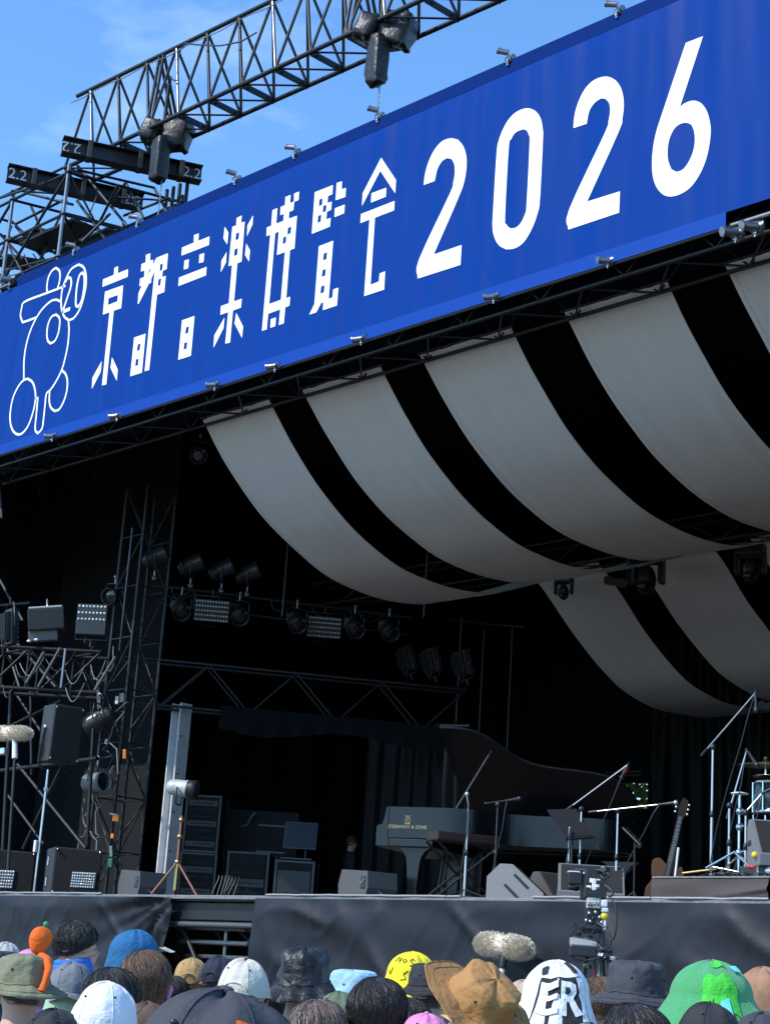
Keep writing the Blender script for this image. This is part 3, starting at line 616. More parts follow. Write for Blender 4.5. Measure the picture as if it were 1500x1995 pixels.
box_truss(rt, pa, pb, Vector((0, 0, .72)), Vector((-.3, .2, 0)), .72, .024, .014, DIM, (0, 2), rungs=False)
vz = pa.z
def val(u, v):
    q = lerp(lerp(pa, pb, .3), lerp(pa, pb, 1.0), u); return (q.x+.01, q.y-.06-.03*math.sin(u*60)*(1-v), lerp(vz-.28-.08*math.sin(u*9), vz+.08, v))
m = MB(); m.grid(val, 80, 8); m.build('valance', CLOTH, label='black cloth valance hanging from the dark inner truss', cat='curtain', loc=lerp(pa, pb, .3))
lb = thing('lighting_bar', 'dark pipe hung with stage lamps at upper left inside the stage', 'pipe', W(330, 1150, Y=16))
la = W(300, 1140, Y=15.8); lz = la.z; lc = W(800, 1203, Z=lz)
rod('pipe', la, lc, .026, DIM, lb); rod('pipe', la+Vector((0, .05, -.28)), lc+Vector((0, .05, -.28)), .02, DIM, lb)
for px in (553, 828): q = W(px, 1165, Z=lz); rod('drop_pipe', q+Vector((0, 0, -.3)), q+Vector((0, 0, 1.6)), .02, DIM, lb)
for px, Y_ in ((240, 14.2), (945, 22), (1000, 22), (900, 21)):
    q = W(px, 1200, Y=Y_); rod('drop_pipe', Vector((q.x, q.y, 4.9 if px > 500 else 6.0)), Vector((q.x, q.y, 7.8)), .016, DIM, lb)
rod('pipe', W(870, 1208, Y=22), W(1020, 1222, Y=22), .02, DIM, lb)

# ------------------------------------------------------------------ stage lamps
LED = mat('led lenses', (.62, .66, .66), .12, .4, .1, 30)
def par(loc, aim, label, s=1., group='round stage lamps', body=None, yoke_up=True, tail=.0):
    loc = Vector(loc); r = thing('stage_lamp', label, 'lamp', loc, group); T = align(loc, Vector(aim)) @ Matrix.Scale(s, 4); bodym = body or BLKPL
    m = MB(); m.lathe([(0, -.2), (.06, -.2), (.085, -.17), (.1, -.1), (.115, 0), (.118, .1), (.125, .12), (.125, .15), (.112, .15), (.108, .1)], T, 20)
    for z in (-.14, -.1, -.06): m.lathe([(.1, z), (.118, z+.008), (.118, z+.016), (.1, z+.024)], T, 20)
    m.build('housing', bodym, r)
    m = MB(); m.lathe([(.108, .1), (.08, .115), (.04, .125), (0, .128)], T, 20); m.build('lens', LENSG, r)
    ydir = T.to_3x3() @ Vector((0, 1, 0)); up = Vector((0, 0, 1 if yoke_up else -1)); side = Vector(aim).cross(Vector((0, 0, 1))).normalized()
    m = MB(); P = [loc+side*.135*s, loc+side*.14*s+up*.1*s, loc+side*.13*s+up*.19*s, loc-side*.13*s+up*.19*s, loc-side*.14*s+up*.1*s, loc-side*.135*s]; m.path(P, .009*s, 6); m.build('yoke', DIM, r)
    m = MB(); m.tube(loc+up*.19*s, loc+up*.27*s, .014*s); m.lathe([(.02, -.02), (.035, -.02), (.035, .02), (.02, .02)], align(loc+up*.29*s, side), 10); m.build('hook_clamp', GALV, r)
    m = MB(); m.box(T @ Matrix.Translation((.08, .08, .125)), .03, .02, .02); m.build('safety_tag', ALU, r)
    return r
def panel(loc, aim, w, h, nx, ny, label, s=1, yoke_up=True, lit=LED, half=False):
    loc = Vector(loc); aim = Vector(aim).normalized(); r = thing('led_panel', label, 'lamp', loc, 'led panel lamps')
    side = aim.cross(Vector((0, 0, 1))).normalized(); up = side.cross(aim)
    T = Matrix((( side.x, up.x, aim.x, loc.x), (side.y, up.y, aim.y, loc.y), (side.z, up.z, aim.z, loc.z), (0, 0, 0, 1)))
    m = MB(); m.box(T, w, h, .1, .012); m.box(T @ Matrix.Translation((0, 0, -.08)), w*.8, h*.8, .07, .01)
    for k in range(7): m.box(T @ Matrix.Translation((-w*.36+w*.72*k/6, 0, -.125)), .012, h*.75, .03)
    m.build('housing', BLKPL, r)
    m = MB(); y0 = -.42 if not half else .0
    for i in range(nx):
        for j in range(ny):
            c = T @ Vector((w*(-.43+.86*i/(nx-1)), h*(y0+(.84 if not half else .42)*j/(ny-1)), .05)); rr = min(w*.36/nx, h*(.36 if not half else .18)/ny)
            m.lathe([(rr, 0), (rr*.8, rr*.5), (0, rr*.7)], Matrix.Translation(c) @ T.to_3x3().to_4x4(), 8)
    m.build('led_lens', lit, r, kind='stuff')
    u = 1 if yoke_up else -1; m = MB(); m.path([T @ Vector(q) for q in ((w*.53, 0, 0), (w*.53, u*h*.65, -.02), (-w*.53, u*h*.65, -.02), (-w*.53, 0, 0))], .01, 6); m.tube(T @ Vector((0, u*h*.65, -.02)), T @ Vector((0, u*h*.65+u*.1, -.02)), .015); m.build('yoke', DIM, r)
    m = MB(); m.path([T @ Vector(q) for q in ((w*.2, -h*.4, -.1), (w*.3, -h*.7, -.14), (0, -h*.8*1, -.12), (-w*.2, -h*.3, -.12))], .007, 5); m.build('cable', BLKPL, r)
    return r
def onbar(px, py, dz=0): q = W(px, py, Z=lz+dz); return q
front = Vector((.75, -.62, -.25))
for i, (px, py) in enumerate(((305, 1085), (375, 1100), (435, 1110), (485, 1117))):
    par(onbar(px, py, .3), (.5, .5, .35), ('first', 'second', 'third', 'fourth')[i]+' upright lamp from the left on top of the inner lighting bar', 1.15, yoke_up=False)
for i, (px, py) in enumerate(((352, 1187), (465, 1197), (577, 1212), (690, 1222), (757, 1228))):
    par(onbar(px, py, -.35), (.75, -.35, -.5), ('first', 'second', 'third', 'fourth', 'fifth')[i]+' lamp from the left hanging below the inner lighting bar', 1.15)
panel(onbar(413, 1190, -.35), (.75, -.6, -.3), .55, .34, 12, 5, 'led panel hanging left of centre on the inner lighting bar')
panel(onbar(632, 1222, -.35), (.75, -.6, -.3), .55, .34, 12, 5, 'led panel hanging right of centre on the inner lighting bar')
for i, (px, py) in enumerate(((795, 1282), (842, 1287), (903, 1292))):
    panel(W(px, py, Y=19.6), (.3, .8, .3), .38, .4, 6, 3, ('left', 'middle', 'right')[i]+' of three dark box lamps seen from behind above the piano', yoke_up=False)
par(W(222, 1162, Y=15.0), (.35, -.85, -.25), 'lamp fixed to the left tower above the side platform', 1.05)
par(W(388, 885, Y=14.6), (.6, -.5, -.4), 'dim lamp high up beside the first ceiling drape', 1.0)
par(W(190, 1405, Y=14.6), (-.6, -.35, -.4), 'black lamp low on the left tower tilted down to the left', 1.3, body=mat('worn black enamel', (.05, .048, .045), .35, .2, .5, 20))
par(W(187, 1525, Y=14.6), (.75, .1, .05), 'dented grey lamp on the left tower facing the stage', 1.2, body=mat('worn grey enamel', (.26, .26, .265), .45, .2, .4, 20), yoke_up=True)
panel(W(22, 1222, Y=13.3), (.2, .9, .1), .3, .52, 4, 8, 'slim led panel seen from behind at the far left edge')
panel(W(180, 1208, Y=13.4), (.62, -.75, -.05), .42, .42, 8, 3, 'led panel on a stand on the side platform', half=True, yoke_up=False)
# box lamp with a yoke
c = W(92, 1208, Y=13.2); r = thing('box_lamp', 'grey topped box lamp tilted up on the side platform', 'lamp', c, 'led panel lamps')
GTOP = mat('pale lamp top', (.5, .5, .48), .4, .3, .2, 20)
T = TR(c, .15, .12, R(-38)); m = MB(); m.box(T, .4, .5, .3, .02); m.build('housing', BLKPL, r)
m = MB(); m.box(T @ Matrix.Translation((.03, 0, .165)), .32, .46, .03, .01); m.build('top_cover', GTOP, r)
m = MB(); m.box(T @ Matrix.Translation((-.03, -.06, -.22)), .3, .4, .14, .01); m.build('ballast', mat('grey ballast', (.12, .12, .12), .5), r)
m = MB(); m.path([T @ Vector(q) for q in ((-.22, 0, .1), (-.26, 0, .22), (-.16, 0, .3), (-.1, 0, .1), (-.22, 0, -.08))], .014, 6); m.build('yoke', ALU, r)
for dx in (-.08, .1): m = MB(); m.ell(c+Vector((dx, -.2, -.33)), .035, .03, .02); m.build('wing_nut', WHITEP, r)
# moving lights on the middle truss
for i, (px, py, s) in enumerate(((1098, 1150, .8), (1258, 1122, 1.5), (1462, 1105, 1.2))):
    c = W(px, py, Y=19.4); r = thing('moving_light', ('small dark moving light in front of the rear left drape', 'large dark moving light between two rear drapes', 'round dark moving light near the right edge')[i], 'lamp', c, 'moving lights on the middle truss')
    m = MB(); m.box(TR(c+Vector((0, 0, .2*s)), 0, 0, .4), .32*s, .26*s, .14*s, .02); m.build('base', BLKPL, r)
    for k in (-1, 1): m = MB(); m.box(TR(c+Vector((.14*s*k, .06*s*k, .04*s)), 0, 0, .4), .05*s, .14*s, .24*s, .02); m.build('arm', BLKPL, r)
    m = MB(); m.ell(TR(c+Vector((0, 0, -.04*s)), .3, .2, 0), .1*s, .1*s, .15*s); m.build('head', BLKPL, r); m = MB(); m.ell(c+Vector((.04, -.08, -.12))*s, .07*s, .07*s, .05*s); m.build('lens', LENSG, r)
c = W(1200, 1132, Y=19.2); r = thing('louvre_lamp', 'flat louvred lamp tilted under the front drapes', 'lamp', c); m = MB(); T = TR(c, .25, .1, .7); m.box(T, .34, .3, .1, .01); m.build('housing', BLKPL, r)
for k in range(5): m = MB(); m.box(T @ Matrix.Translation((0, -.12+.06*k, -.06)), .3, .012, .02); m.build('louvre', DIM, r)

# cables, straps and tape on the left tower
rc = random.Random(11); CGR = mat('grey rig cable', (.16, .16, .16), .5)
for k in range(9):
    x0_ = 205+rc.uniform(-35, 45); y0_ = rc.uniform(1240, 1560); pts = []
    for i in range(10): t = i/9; pts.append(W(x0_+rc.uniform(-5, 5)-9*t+14*math.sin(t*5+k), y0_+t*rc.uniform(60, 190), Y=14.75))
    pts.sort(key=lambda v: -v.z); m = MB(); m.path(pts, .011, 5); m.build('cable', CGR if k % 3 else BLKPL, tw)
for px, py, w_2, h_2, m_ in ((243, 1470, .05, .14, ORANGE), (226, 1595, .09, .1, ORANGE), (220, 1630, .05, .07, ORANGE), (218, 1660, .06, .16, GALV), (216, 1682, .06, .12, mat('green tape', (.05, .2, .14), .6)), (238, 1360, .07, .14, GALV), (228, 1365, .05, .12, WHITEP), (208, 1445, .04, .08, WHITEP), (218, 1525, .16, .04, GALV), (222, 1588, .12, .04, GALV)):
    m = MB(); m.box(TR(W(px, py, Y=14.85), rc.uniform(-.2, .2), rc.uniform(-.2, .2), rc.uniform(0, 1)), w_2, .05, h_2, .012); m.build('rigging_part', m_, tw)
for k in range(7):
    a = W(rc.uniform(0, 180), rc.uniform(1255, 1345), Y=13.2); m = MB(); e_ = rc.uniform(.3, .8); m.path([a+Vector((e_*t, 0, -.22*math.sin(math.pi*t)+.03*t)) for t in [i/9 for i in range(10)]], .008, 5); m.build('cable', BLKPL if k % 2 else CGR, sp)
for k in range(10):
    t = rc.uniform(.02, .95); q = lerp(la, lc, t); m = MB(); m.path([q, q+Vector((.08, .02, -.16)), q+Vector((.2, .1, -.2)), q+Vector((.3, .3, -.05))], .01, 5); m.build('cable', BLKPL, lb)
# ------------------------------------------------------------------ pillar, speakers, racks
PIL = mat('chipped white pillar paint', (.62, .62, .62), .5, 0, .3, 6, .2, 30)
q = W(324, 1700, Y=17.0); r = thing('steel_pillar', 'grey steel pillar half in sun beside the equipment racks', 'pillar', (q.x, 17.0, DECK))
zt = W(338, 1374, Y=17.0).z
m = MB(); m.box((q.x-.11, 17.0, (DECK+zt)/2), .03, .22, zt-DECK, .004); m.box((q.x+.1, 17.0, (DECK+zt)/2), .03, .22, zt-DECK, .004); m.box((q.x-.005, 17.01, (DECK+zt)/2), .18, .02, zt-DECK); m.build('column', PIL, r)
m = MB()
for k in range(5): m.lathe([(.015, 0), (.015, .01), (0, .01)], TR((q.x+.1+.018, 16.94, DECK+1+k*.6), 0, math.pi/2, 0), 8)
m.build('bolt_hole', BLKPL, r, kind='stuff')

def cabinet(loc, w, d, h, rz, label, tilt=0., handles=True, name='loudspeaker', bracket=False):
    """local -y is the front grille"""
    loc = Vector(loc); r = thing(name, label, 'speaker', loc); T = TR(loc+Vector((0, 0, h/2)), tilt, 0, rz)
    m = MB(); m.box(T, w, d, h, .012); m.build('cabinet', GREYPL, r)
    m = MB(); m.box(T @ Matrix.Translation((0, -d/2-.008, 0)), w*.95, .02, h*.95, .006); m.build('grille', GRILLE, r)
    if handles:
        for zz in (.22, -.22):
            m = MB(); m.box(T @ Matrix.Translation((-w/2-.001, .05, zz*h)), .012, .06, .13, .004); m.build('handle_recess', BLKPL, r)
            m = MB(); m.tube(T @ Vector((-w/2-.012, .05, zz*h-.055)), T @ Vector((-w/2-.012, .05, zz*h+.055)), .011); m.build('handle', ALU, r)
    m = MB()
    for sx in (-1, 1):
        for sz in (-1, 1): m.lathe([(.014, 0), (.014, .012), (0, .012)], T @ Matrix.Translation((sx*w*.45, -d/2-.02, sz*h*.45)) @ Matrix.Rotation(math.pi/2, 4, 'X'), 8)
    m.build('screw', CHROME, r, kind='stuff')
    if bracket:
        for s in (-1, 1):
            m = MB(); m.path([T @ Vector((s*(w/2+.02), .02, .05)), T @ Vector((s*(w/2+.03), .05, -h/2-.03)), T @ Vector((s*(w/2-.05), .05, -h/2-.1))], .016, 6); m.build('bracket_arm', DIM, r)
        m = MB(); m.lathe([(.03, 0), (.03, .03), (0, .03)], T @ Matrix.Translation((-w/2-.005, .02, .08)) @ Matrix.Rotation(-math.pi/2, 4, 'Y'), 10); m.build('knob', ALU, r)
    return r
q = W(92, 1742, Y=12.98); cabinet((q.x, q.y+.35, DECK+.01), .62, .6, .6, R(66), 'large black subwoofer on the deck edge at far left')
q = W(-40, 1742, Y=12.98); cabinet((q.x, q.y+.4, DECK+.01), .62, .6, .6, R(66), 'second black subwoofer cut by the left picture edge')
q = W(112, 1487, Y=13.25); cabinet((q.x, q.y, q.z), .42, .42, .76, R(78), 'tall grey loudspeaker on a yoke above the subwoofer', tilt=.04, handles=False, bracket=True)
q = W(92, 1520, Y=13.4); st2 = thing('speaker_stand', 'pale pole stand under the hung grey loudspeaker', 'stand', (q.x, q.y, DECK)); rod('pole', (q.x, q.y, DECK), (q.x, q.y, W(96, 1500, Y=13.4).z), .02, ALU, st2)
m = MB(); m.ell((q.x, q.y, W(94, 1538, Y=13.4).z), .035, .035, .04); m.build('collar', WHITEP, st2); m = MB(); m.box((q.x-.02, q.y-.05, W(84, 1650, Y=13.4).z), .05, .04, .16, .01); m.build('sleeve', WHITEP, st2)
panel(W(10, 1715, Y=12.9), (.5, -.85, .1), .3, .24, 8, 6, 'led floor panel in front of the leftmost subwoofer', yoke_up=False, lit=LED)
panel(W(165, 1717, Y=12.95), (.5, -.85, .1), .34, .2, 10, 6, 'led floor panel between subwoofer and tower foot', yoke_up=False, lit=LED)

def wedge(loc, w, d, h, rz, label, num=None, col_=None, name='monitor_wedge'):
    """floor monitor: side profile extruded along local x; slanted grille faces local -y"""
    loc = Vector(loc); r = thing(name, label, 'speaker', loc, 'floor monitors'); T = TR(loc, 0, 0, rz); M_ = col_ or GREYPL
    pr = [(-d/2, .0), (d/2, 0), (d/2, h*.62), (d*.28, h), (d*.06, h), (-d/2, h*.22)]
    E_ = Matrix(((0, 0, 1, -w/2), (1, 0, 0, 0), (0, 1, 0, 0), (0, 0, 0, 1)))
    m = MB(); m.prism([pr], T @ E_, w); m.build('cabinet', M_, r)
    a, b = Vector((0, d*.05, h*.985)), Vector((0, -d*.485, h*.24)); dv = a-b; ang = math.atan2(dv.z, dv.y)
    m = MB(); m.box(T @ Matrix.Translation((a+b)/2) @ Matrix.Rotation(ang, 4, 'X'), w*.93, dv.length*.95, .014, .004); m.build('grille', GRILLE, r)
    for s in ((1,) if num else (-1, 1)):
        m = MB(); m.box(T @ Matrix.Translation((s*w/2, d*.2, h*.5)), .006, .11, .05, .002); m.build('handle_recess', BLKPL, r)
    if num:
        Tt = T @ Matrix.Translation((-w/2-.004, -.02, h*.36)) @ Matrix(((0, 0, -1, 0), (-1, 0, 0, 0), (0, 1, 0, 0), (0, 0, 0, 1))) @ Matrix.Rotation(R(48), 4, 'Z')
        text_mesh(num, h*.8, Tt, .003).build('stencil_number', BLKPL, r)
    return r
LG = mat('pale grey cabinet', (.27, .26, .245), .7, 0, .15, 40, .15, 200); MG = mat('mid grey cabinet', (.085, .08, .078), .65, 0, .2, 40, .2, 200)  # even pale grey for the stencilled monitor, mid grey for others
def box_wedge(px0, px1, pys, label, rz, Y_, tilt=0):
    a = W(px0, 1743, Y=Y_); b = W(px1, 1743, Y=Y_); h = (1743-pys)*mpp(a); c = (a+b)/2
    loc = Vector((c.x, c.y+.1, DECK+.005)); r = thing('monitor_wedge', label, 'speaker', loc, 'floor monitors'); T = TR(loc, 0, 0, rz)
    pr = [(-.28, 0), (.30, .0), (.34, h*.35), (.32, h*.9), (-.24, h), (-.3, h*.5)]; w = .36
    m = MB(); m.prism([pr], T @ Matrix(((1, 0, 0, 0), (0, 0, -1, w/2), (0, 1, 0, 0), (0, 0, 0, 1))), w); m.build('cabinet', MG, r)
    m = MB(); m.prism([[(-.315, .01), (-.29, .01), (-.25, h*.98), (-.27, h*.98), (-.325, h*.5)]], T @ Matrix(((1, 0, 0, 0), (0, 0, -1, w*.48), (0, 1, 0, 0), (0, 0, 0, 1))), w*.96); m.build('grille', GRILLE, r)
    m = MB(); m.box(T @ Matrix.Translation((.24, -w/2, h*.52)), .1, .02, h*.42, .01); m.build('handle_recess', BLKPL, r)
    m = MB(); m.tube(T @ Vector((.2, -w/2-.01, h*.45)), T @ Vector((.28, -w/2-.01, h*.62)), .01); m.build('handle', ALU, r)
    m = MB(); m.path([T @ Vector((.34, -.05, h*.3)), T @ Vector((.44, -.1, h*.2)), T @ Vector((.5, -.05, .02)), T @ Vector((.8, 0, .01))], .008, 5); m.build('cable', BLKPL, r)
box_wedge(212, 312, 1692, 'dark floor monitor beside the tower foot', R(-12), 13.15)
box_wedge(640, 762, 1688, 'brown grey floor monitor in front of the piano keyboard end', R(-14), 13.1)
def at(px, py, Y_): p = W(px, py, Y=Y_); return Vector((p.x, p.y, DECK+.005))
wedge(at(1008, 1745, 13.25), .46, .56, .34, R(125), 'pale floor monitor stencilled 11 on its side', '11', LG)
wedge(at(1085, 1745, 13.75), .42, .46, .32, R(75), 'small grey floor monitor behind the one stencilled 11', None, MG)
wedge(at(1150, 1745, 13.35), .62, .5, .36, R(42), 'wide grey floor monitor behind the broadcast camera', None, mat('light grey foam cabinet', (.16, .16, .16), .75, 0, .2, 60, .2, 200))

# racks and cases in the dark at left
RACK = mat('rack laminate', (.006, .0065, .0075), .55, 0, .2, 8, spec=.2); RIM = mat('case edge aluminium', (.06, .062, .068), .4, .6, .2, 30)
def case(c, w, d, h, rz, label, units=6, name='flight_case', lid=0):
    c = Vector(c); r = thing(name, label, 'rack', c, 'equipment cases'); T = TR(c+Vector((0, 0, h/2)), 0, 0, rz)
    m = MB(); m.box(T, w, d, h, .01); m.build('shell', RACK, r)
    for sx in (-1, 1):
        for sy in (-1, 1): m = MB(); m.box(T @ Matrix.Translation((sx*(w/2-.01), sy*(d/2-.01), 0)), .035, .035, h+.012); m.build('edge_rail', RIM, r)
    for sz in (-1, 1):
        for sy in (-1,): m = MB(); m.box(T @ Matrix.Translation((0, sy*(d/2-.008), sz*(h/2-.012))), w+.008, .035, .03); m.build('edge_rail', RIM, r)
    for k in range(units):
        z = h*(-.42+.84*(k+.5)/units); m = MB(); m.box(T @ Matrix.Translation((0, -d/2-.006, z)), w*.84, .015, h*.84/units*.82, .002); u = m.build('rack_unit', RACK if k % 3 else BLKPL, r)
        m = MB(); rr = random.Random(k+int(w*100))
        for j in range(5): m.tube(T @ Vector((rr.uniform(-.36, .36)*w, -d/2-.014, z)), T @ Vector((rr.uniform(-.36, .36)*w, -d/2-.02, z+.001)), .008, n=6)
        m.build('knob', DIM, u, kind='stuff')
    return r
Yr = 18.9
def rk(px): p = W(px, 1740, Y=Yr); return Vector((p.x, p.y, DECK+.01))
case(rk(388), .62, .6, 1.15, R(40), 'tall rack case at the left beside the pillar', 8)
case(rk(388)+Vector((0, 0, 1.17)), .6, .58, .95, R(40), 'rack case stacked on the tall rack by the pillar', 7)
case(rk(485), .68, .6, 1.15, R(40), 'rack case full of patched cables left of the laptop stand', 6)
case(rk(575), .62, .6, 1.0, R(42), 'flight case on castors under the open laptop', 1)
c = rk(485); m = MB()
for k in range(7):
    x = -.2+k*.06; pts = [Vector((c.x+x*.7, c.y-.42+x*.6, c.z+z_)) for z_ in (.75, .7)]+[Vector((c.x+x*.9+.08*math.sin(k), c.y-.55+x*.6, c.z+.35)), Vector((c.x+x*.5, c.y-.5+x*.6, c.z+.05))]; m.path(pts, .009, 5)
m.build('patch_cable', mat('grey cable', (.2, .2, .2), .5), label='bundle of grey patch cables hanging from the cable rack', cat='cable', loc=c, kind='stuff')
c = rk(575)+Vector((0, 0, 1.02)); r = thing('laptop', 'open laptop with a pale screen rim on the flight case', 'laptop', c); T = TR(c, 0, 0, R(42))
m = MB(); m.box(T @ Matrix.Translation((0, -.05, .02)), .5, .36, .03, .006); m.build('base', DIM, r)
Ts = T @ Matrix.Translation((0, .16, .42)) @ Matrix.Rotation(R(-14), 4, 'X'); m = MB(); m.box(Ts, .54, .03, .46, .01); m.build('screen_frame', RIM, r); m = MB(); m.box(Ts @ Matrix.Translation((0, -.012, 0)), .48, .018, .4, .003); m.build('screen', BLKPL, r)
m = MB(); m.tube(T @ Vector((.1, .14, .03)), T @ Vector((.1, .16, .25)), .015); m.build('arm', RIM, r)
p = W(520, 1600, Y=19.6); m = MB(); m.path([W(448, 1590, Y=19.6), W(455, 1603, Y=19.6), W(468, 1611, Y=19.6), W(482, 1608, Y=19.6), W(490, 1592, Y=19.6), W(498, 1584, Y=19.6)], .02, 6); m.build('hose', mat('grey cable', (.2, .2, .2)), label='grey looped cable hanging in the dark above the racks', cat='cable', loc=p)
c = W(515, 1580, Y=20); r = thing('wall_cabinet', 'dark cabinet with an open frame behind the racks', 'cabinet', (c.x, c.y, DECK)); T = TR((c.x, c.y, DECK+1.0), 0, 0, R(42)); m = MB(); m.box(T, 1.3, .5, 2.0, .01); m.build('shell', RACK, r)
for z in (1.3, 1.75): m = MB(); m.box(T @ Matrix.Translation((.2, -.26, z-1)), .5, .02, .03); m.build('shelf_edge', DIM, r)

# floor spot on a tripod at the deck edge
c = W(340, 1742, Y=13.1); r = thing('floor_spot', 'grey spotlight on a rusty tripod stand at the deck edge', 'lamp', (c.x, c.y, DECK))
top = W(347, 1566, Y=13.1); RUST = mat('rusty painted tube', (.3, .13, .09), .6, .2, .4, 14); P0 = Vector((c.x, c.y, 0))
kz = W(343, 1680, Y=13.1).z
for a in (20, 140, 260): rod('leg', (c.x, c.y, kz), (c.x+.34*math.cos(R(a)), c.y+.3*math.sin(R(a)), DECK+.01), .014, RUST, r)
rod('mast', (c.x, c.y, DECK+.1), (c.x, c.y, top.z-.15), .017, RUST, r); rod('mast', (c.x, c.y, DECK+.08), (c.x, c.y, kz), .022, BRASS, r)
for z in (kz, top.z-.2, kz+.3): m = MB(); m.lathe([(.0, -.02), (.034, -.02), (.034, .02), (0, .02)], (c.x, c.y, z), 10); m.build('collar', BRASS, r)
hd = W(350, 1536, Y=13.1); ax = Vector((.72, .55, -.06)); T = align(hd, ax); GRL = mat('weathered grey lamp', (.42, .42, .41), .5, .2, .3, 14, .2, 40)
m = MB(); m.lathe([(0, -.16), (.06, -.155), (.09, -.12), (.1, -.05), (.1, .08), (.108, .085), (.108, .1)], T, 22); m.build('housing', GRL, r)
m = MB(); m.lathe([(.108, .1), (.112, .16), (.12, .22), (.1, .22), (.09, .12), (0, .1)], T, 22); m.build('snoot', BLKPL, r)
side = ax.cross(Vector((0, 0, 1))).normalized(); m = MB(); m.path([hd+side*.115, hd+side*.125-Vector((0, 0, .12)), hd+side*.1-Vector((0, 0, .2)), hd-side*.1-Vector((0, 0, .2)), hd-side*.125-Vector((0, 0, .12)), hd-side*.115], .01, 6); m.build('yoke', DIM, r)

# ------------------------------------------------------------------ grand piano
K = W(757, 1572, Z=3.52); d_ = Vector((.916, .40, 0)).normalized(); n_ = Vector((-d_.y, d_.x, 0)); ZR = 3.52
PN = mat('polished black piano lacquer', (.006, .007, .009), .26, 0, .1, 3, coat=.05, spec=.42); GOLD = mat('gold leaf print', (.42, .33, .18), .5, .3, .05, 10)
r = thing('grand_piano', 'black concert grand piano with its lid propped open', 'piano', (K.x, K.y, DECK))
PT = Matrix(((d_.x, n_.x, 0, K.x), (d_.y, n_.y, 0, K.y), (0, 0, 1, 0), (0, 0, 0, 1)))
out_ = smooth_loop([(0, 0), (.35, .0), (.62, .0), (.85, .03), (1.05, .13), (1.22, .3), (1.4, .47), (1.62, .57), (1.9, .62), (2.2, .66), (2.5, .74), (2.68, .9), (2.74, 1.12), (2.7, 1.32), (2.6, 1.44), (2.4, 1.48), (0, 1.5)], True, 50, 6); out_ = [(a.x*.885, a.y) for a in out_]
inn = [(lerp(1.2, x, .955), lerp(.8, y, .93)) for x, y in out_]
m = MB(); m.prism([out_, inn], PT @ Matrix.Translation((0, 0, ZR-.33)), .33); rim = m.build('rim', PN, r)
m = MB(); m.prism([inn], PT @ Matrix.Translation((0, 0, ZR-.3)), .04); m.build('soundboard', mat('dark spruce', (.04, .022, .012), .6, 0, .2, 8), r)
m = MB(); m.prism([inn], PT @ Matrix.Translation((0, 0, ZR-.16)), .02); m.build('iron_plate', mat('dark bronze plate', (.05, .035, .02), .5, .3, .2, 10), r)
for s in (0, 1.44):
    m = MB(); m.prism([[(.02, ZR-.42), (.02, ZR), (-.02, ZR-.0), (-.035, ZR-.1), (-.06, ZR-.19), (-.11, ZR-.2), (-.125, ZR-.22), (-.125, ZR-.36), (-.1, ZR-.42)]], PT @ Matrix(((1, 0, 0, 0), (0, 0, -1, s+.06), (0, 1, 0, 0), (0, 0, 0, 1))), .06); m.build('cheek', PN, r)
m = MB(); m.box(PT @ Matrix.Translation((.2, .75, ZR-.38)), .66, 1.48, .09, .01); m.build('key_bed', PN, r)
m = MB()
for k in range(52): m.box(PT @ Matrix.Translation((-.035, .13+k*.0238, ZR-.25)), .14, .0225, .02, .002)
m.build('white_key', mat('ivory white', (.75, .73, .66), .3), r)['kind'] = 'stuff'
m = MB(); m.box(PT @ Matrix.Translation((.08, .75, ZR-.17)), .03, 1.38, .2, .005); m.build('fallboard', PN, r)
for x, y in ((.3, .12), (.3, 1.36), (2.3, 1.1)):
    b_ = PT @ Vector((x, y, 0)); m = MB(); hz = ZR-.42
    m.prism([[(-.2, hz), (.2, hz), (.13, hz-.04), (.085, hz-.11), (.07, hz-.2), (.05, DECK+.14), (.06, DECK+.13), (.06, DECK+.07), (-.06, DECK+.07), (-.06, DECK+.13), (-.05, DECK+.14), (-.07, hz-.2), (-.085, hz-.11), (-.13, hz-.04)]], PT @ Matrix(((1, 0, 0, x), (0, 0, -1, y+.06), (0, 1, 0, 0), (0, 0, 0, 1))), .12); lg = m.build('leg', PN, r)
    m = MB(); m.lathe([(0, -.02), (.045, -.02), (.045, .02), (0, .02)], TR(b_+Vector((0, 0, DECK+.045)), math.pi/2, 0, .5), 14); m.build('castor', BRASS, lg)
m = MB()
for s in (-.07, .07): m.tube(PT @ Vector((.42, .75+s, ZR-.42)), PT @ Vector((.36, .75+s, DECK+.12)), .014)
m.box(PT @ Matrix.Translation((.34, .75, DECK+.1)), .16, .3, .06, .01); m.build('pedal_lyre', PN, r)
# lid: hinged on the far straight side, opened towards the audience
LA = R(-37); ht = .0
LT = PT @ Matrix.Translation((0, 1.49, ZR+.01)) @ Matrix.Rotation(LA, 4, 'X')
lid_o = [(x*1.005+.33*(0), y-1.49) for x, y in out_ if True]
lid_main = [(max(x, .42), y) for x, y in lid_o]
def dedupe(p):
    o = []
    for a in p:
        if not o or abs(a[0]-o[-1][0])+abs(a[1]-o[-1][1]) > 1e-4: o.append(a)
    return o
m = MB(); m.prism([dedupe(lid_main)], LT, .028); m.build('lid', PN, r)
m = MB(); m.prism([[(.42, 0), (.42, -1.49), (.76, -1.49), (.76, 0)]], LT @ Matrix.Translation((0, 0, .033)), .026); m.build('front_flap', PN, r)
sa = PT @ Vector((.75, .06, ZR-.02)); sb = LT @ Vector((.95, -1.15, -.002)); rod('prop_stick', sa, sb, .014, mat('lacquered stick', (.06, .06, .062), .2, 0, .1, 4, coat=.4), r)
Tt = PT @ Matrix.Translation((.235, -.003, ZR-.215)) @ Matrix.Rotation(math.pi/2, 4, 'X')
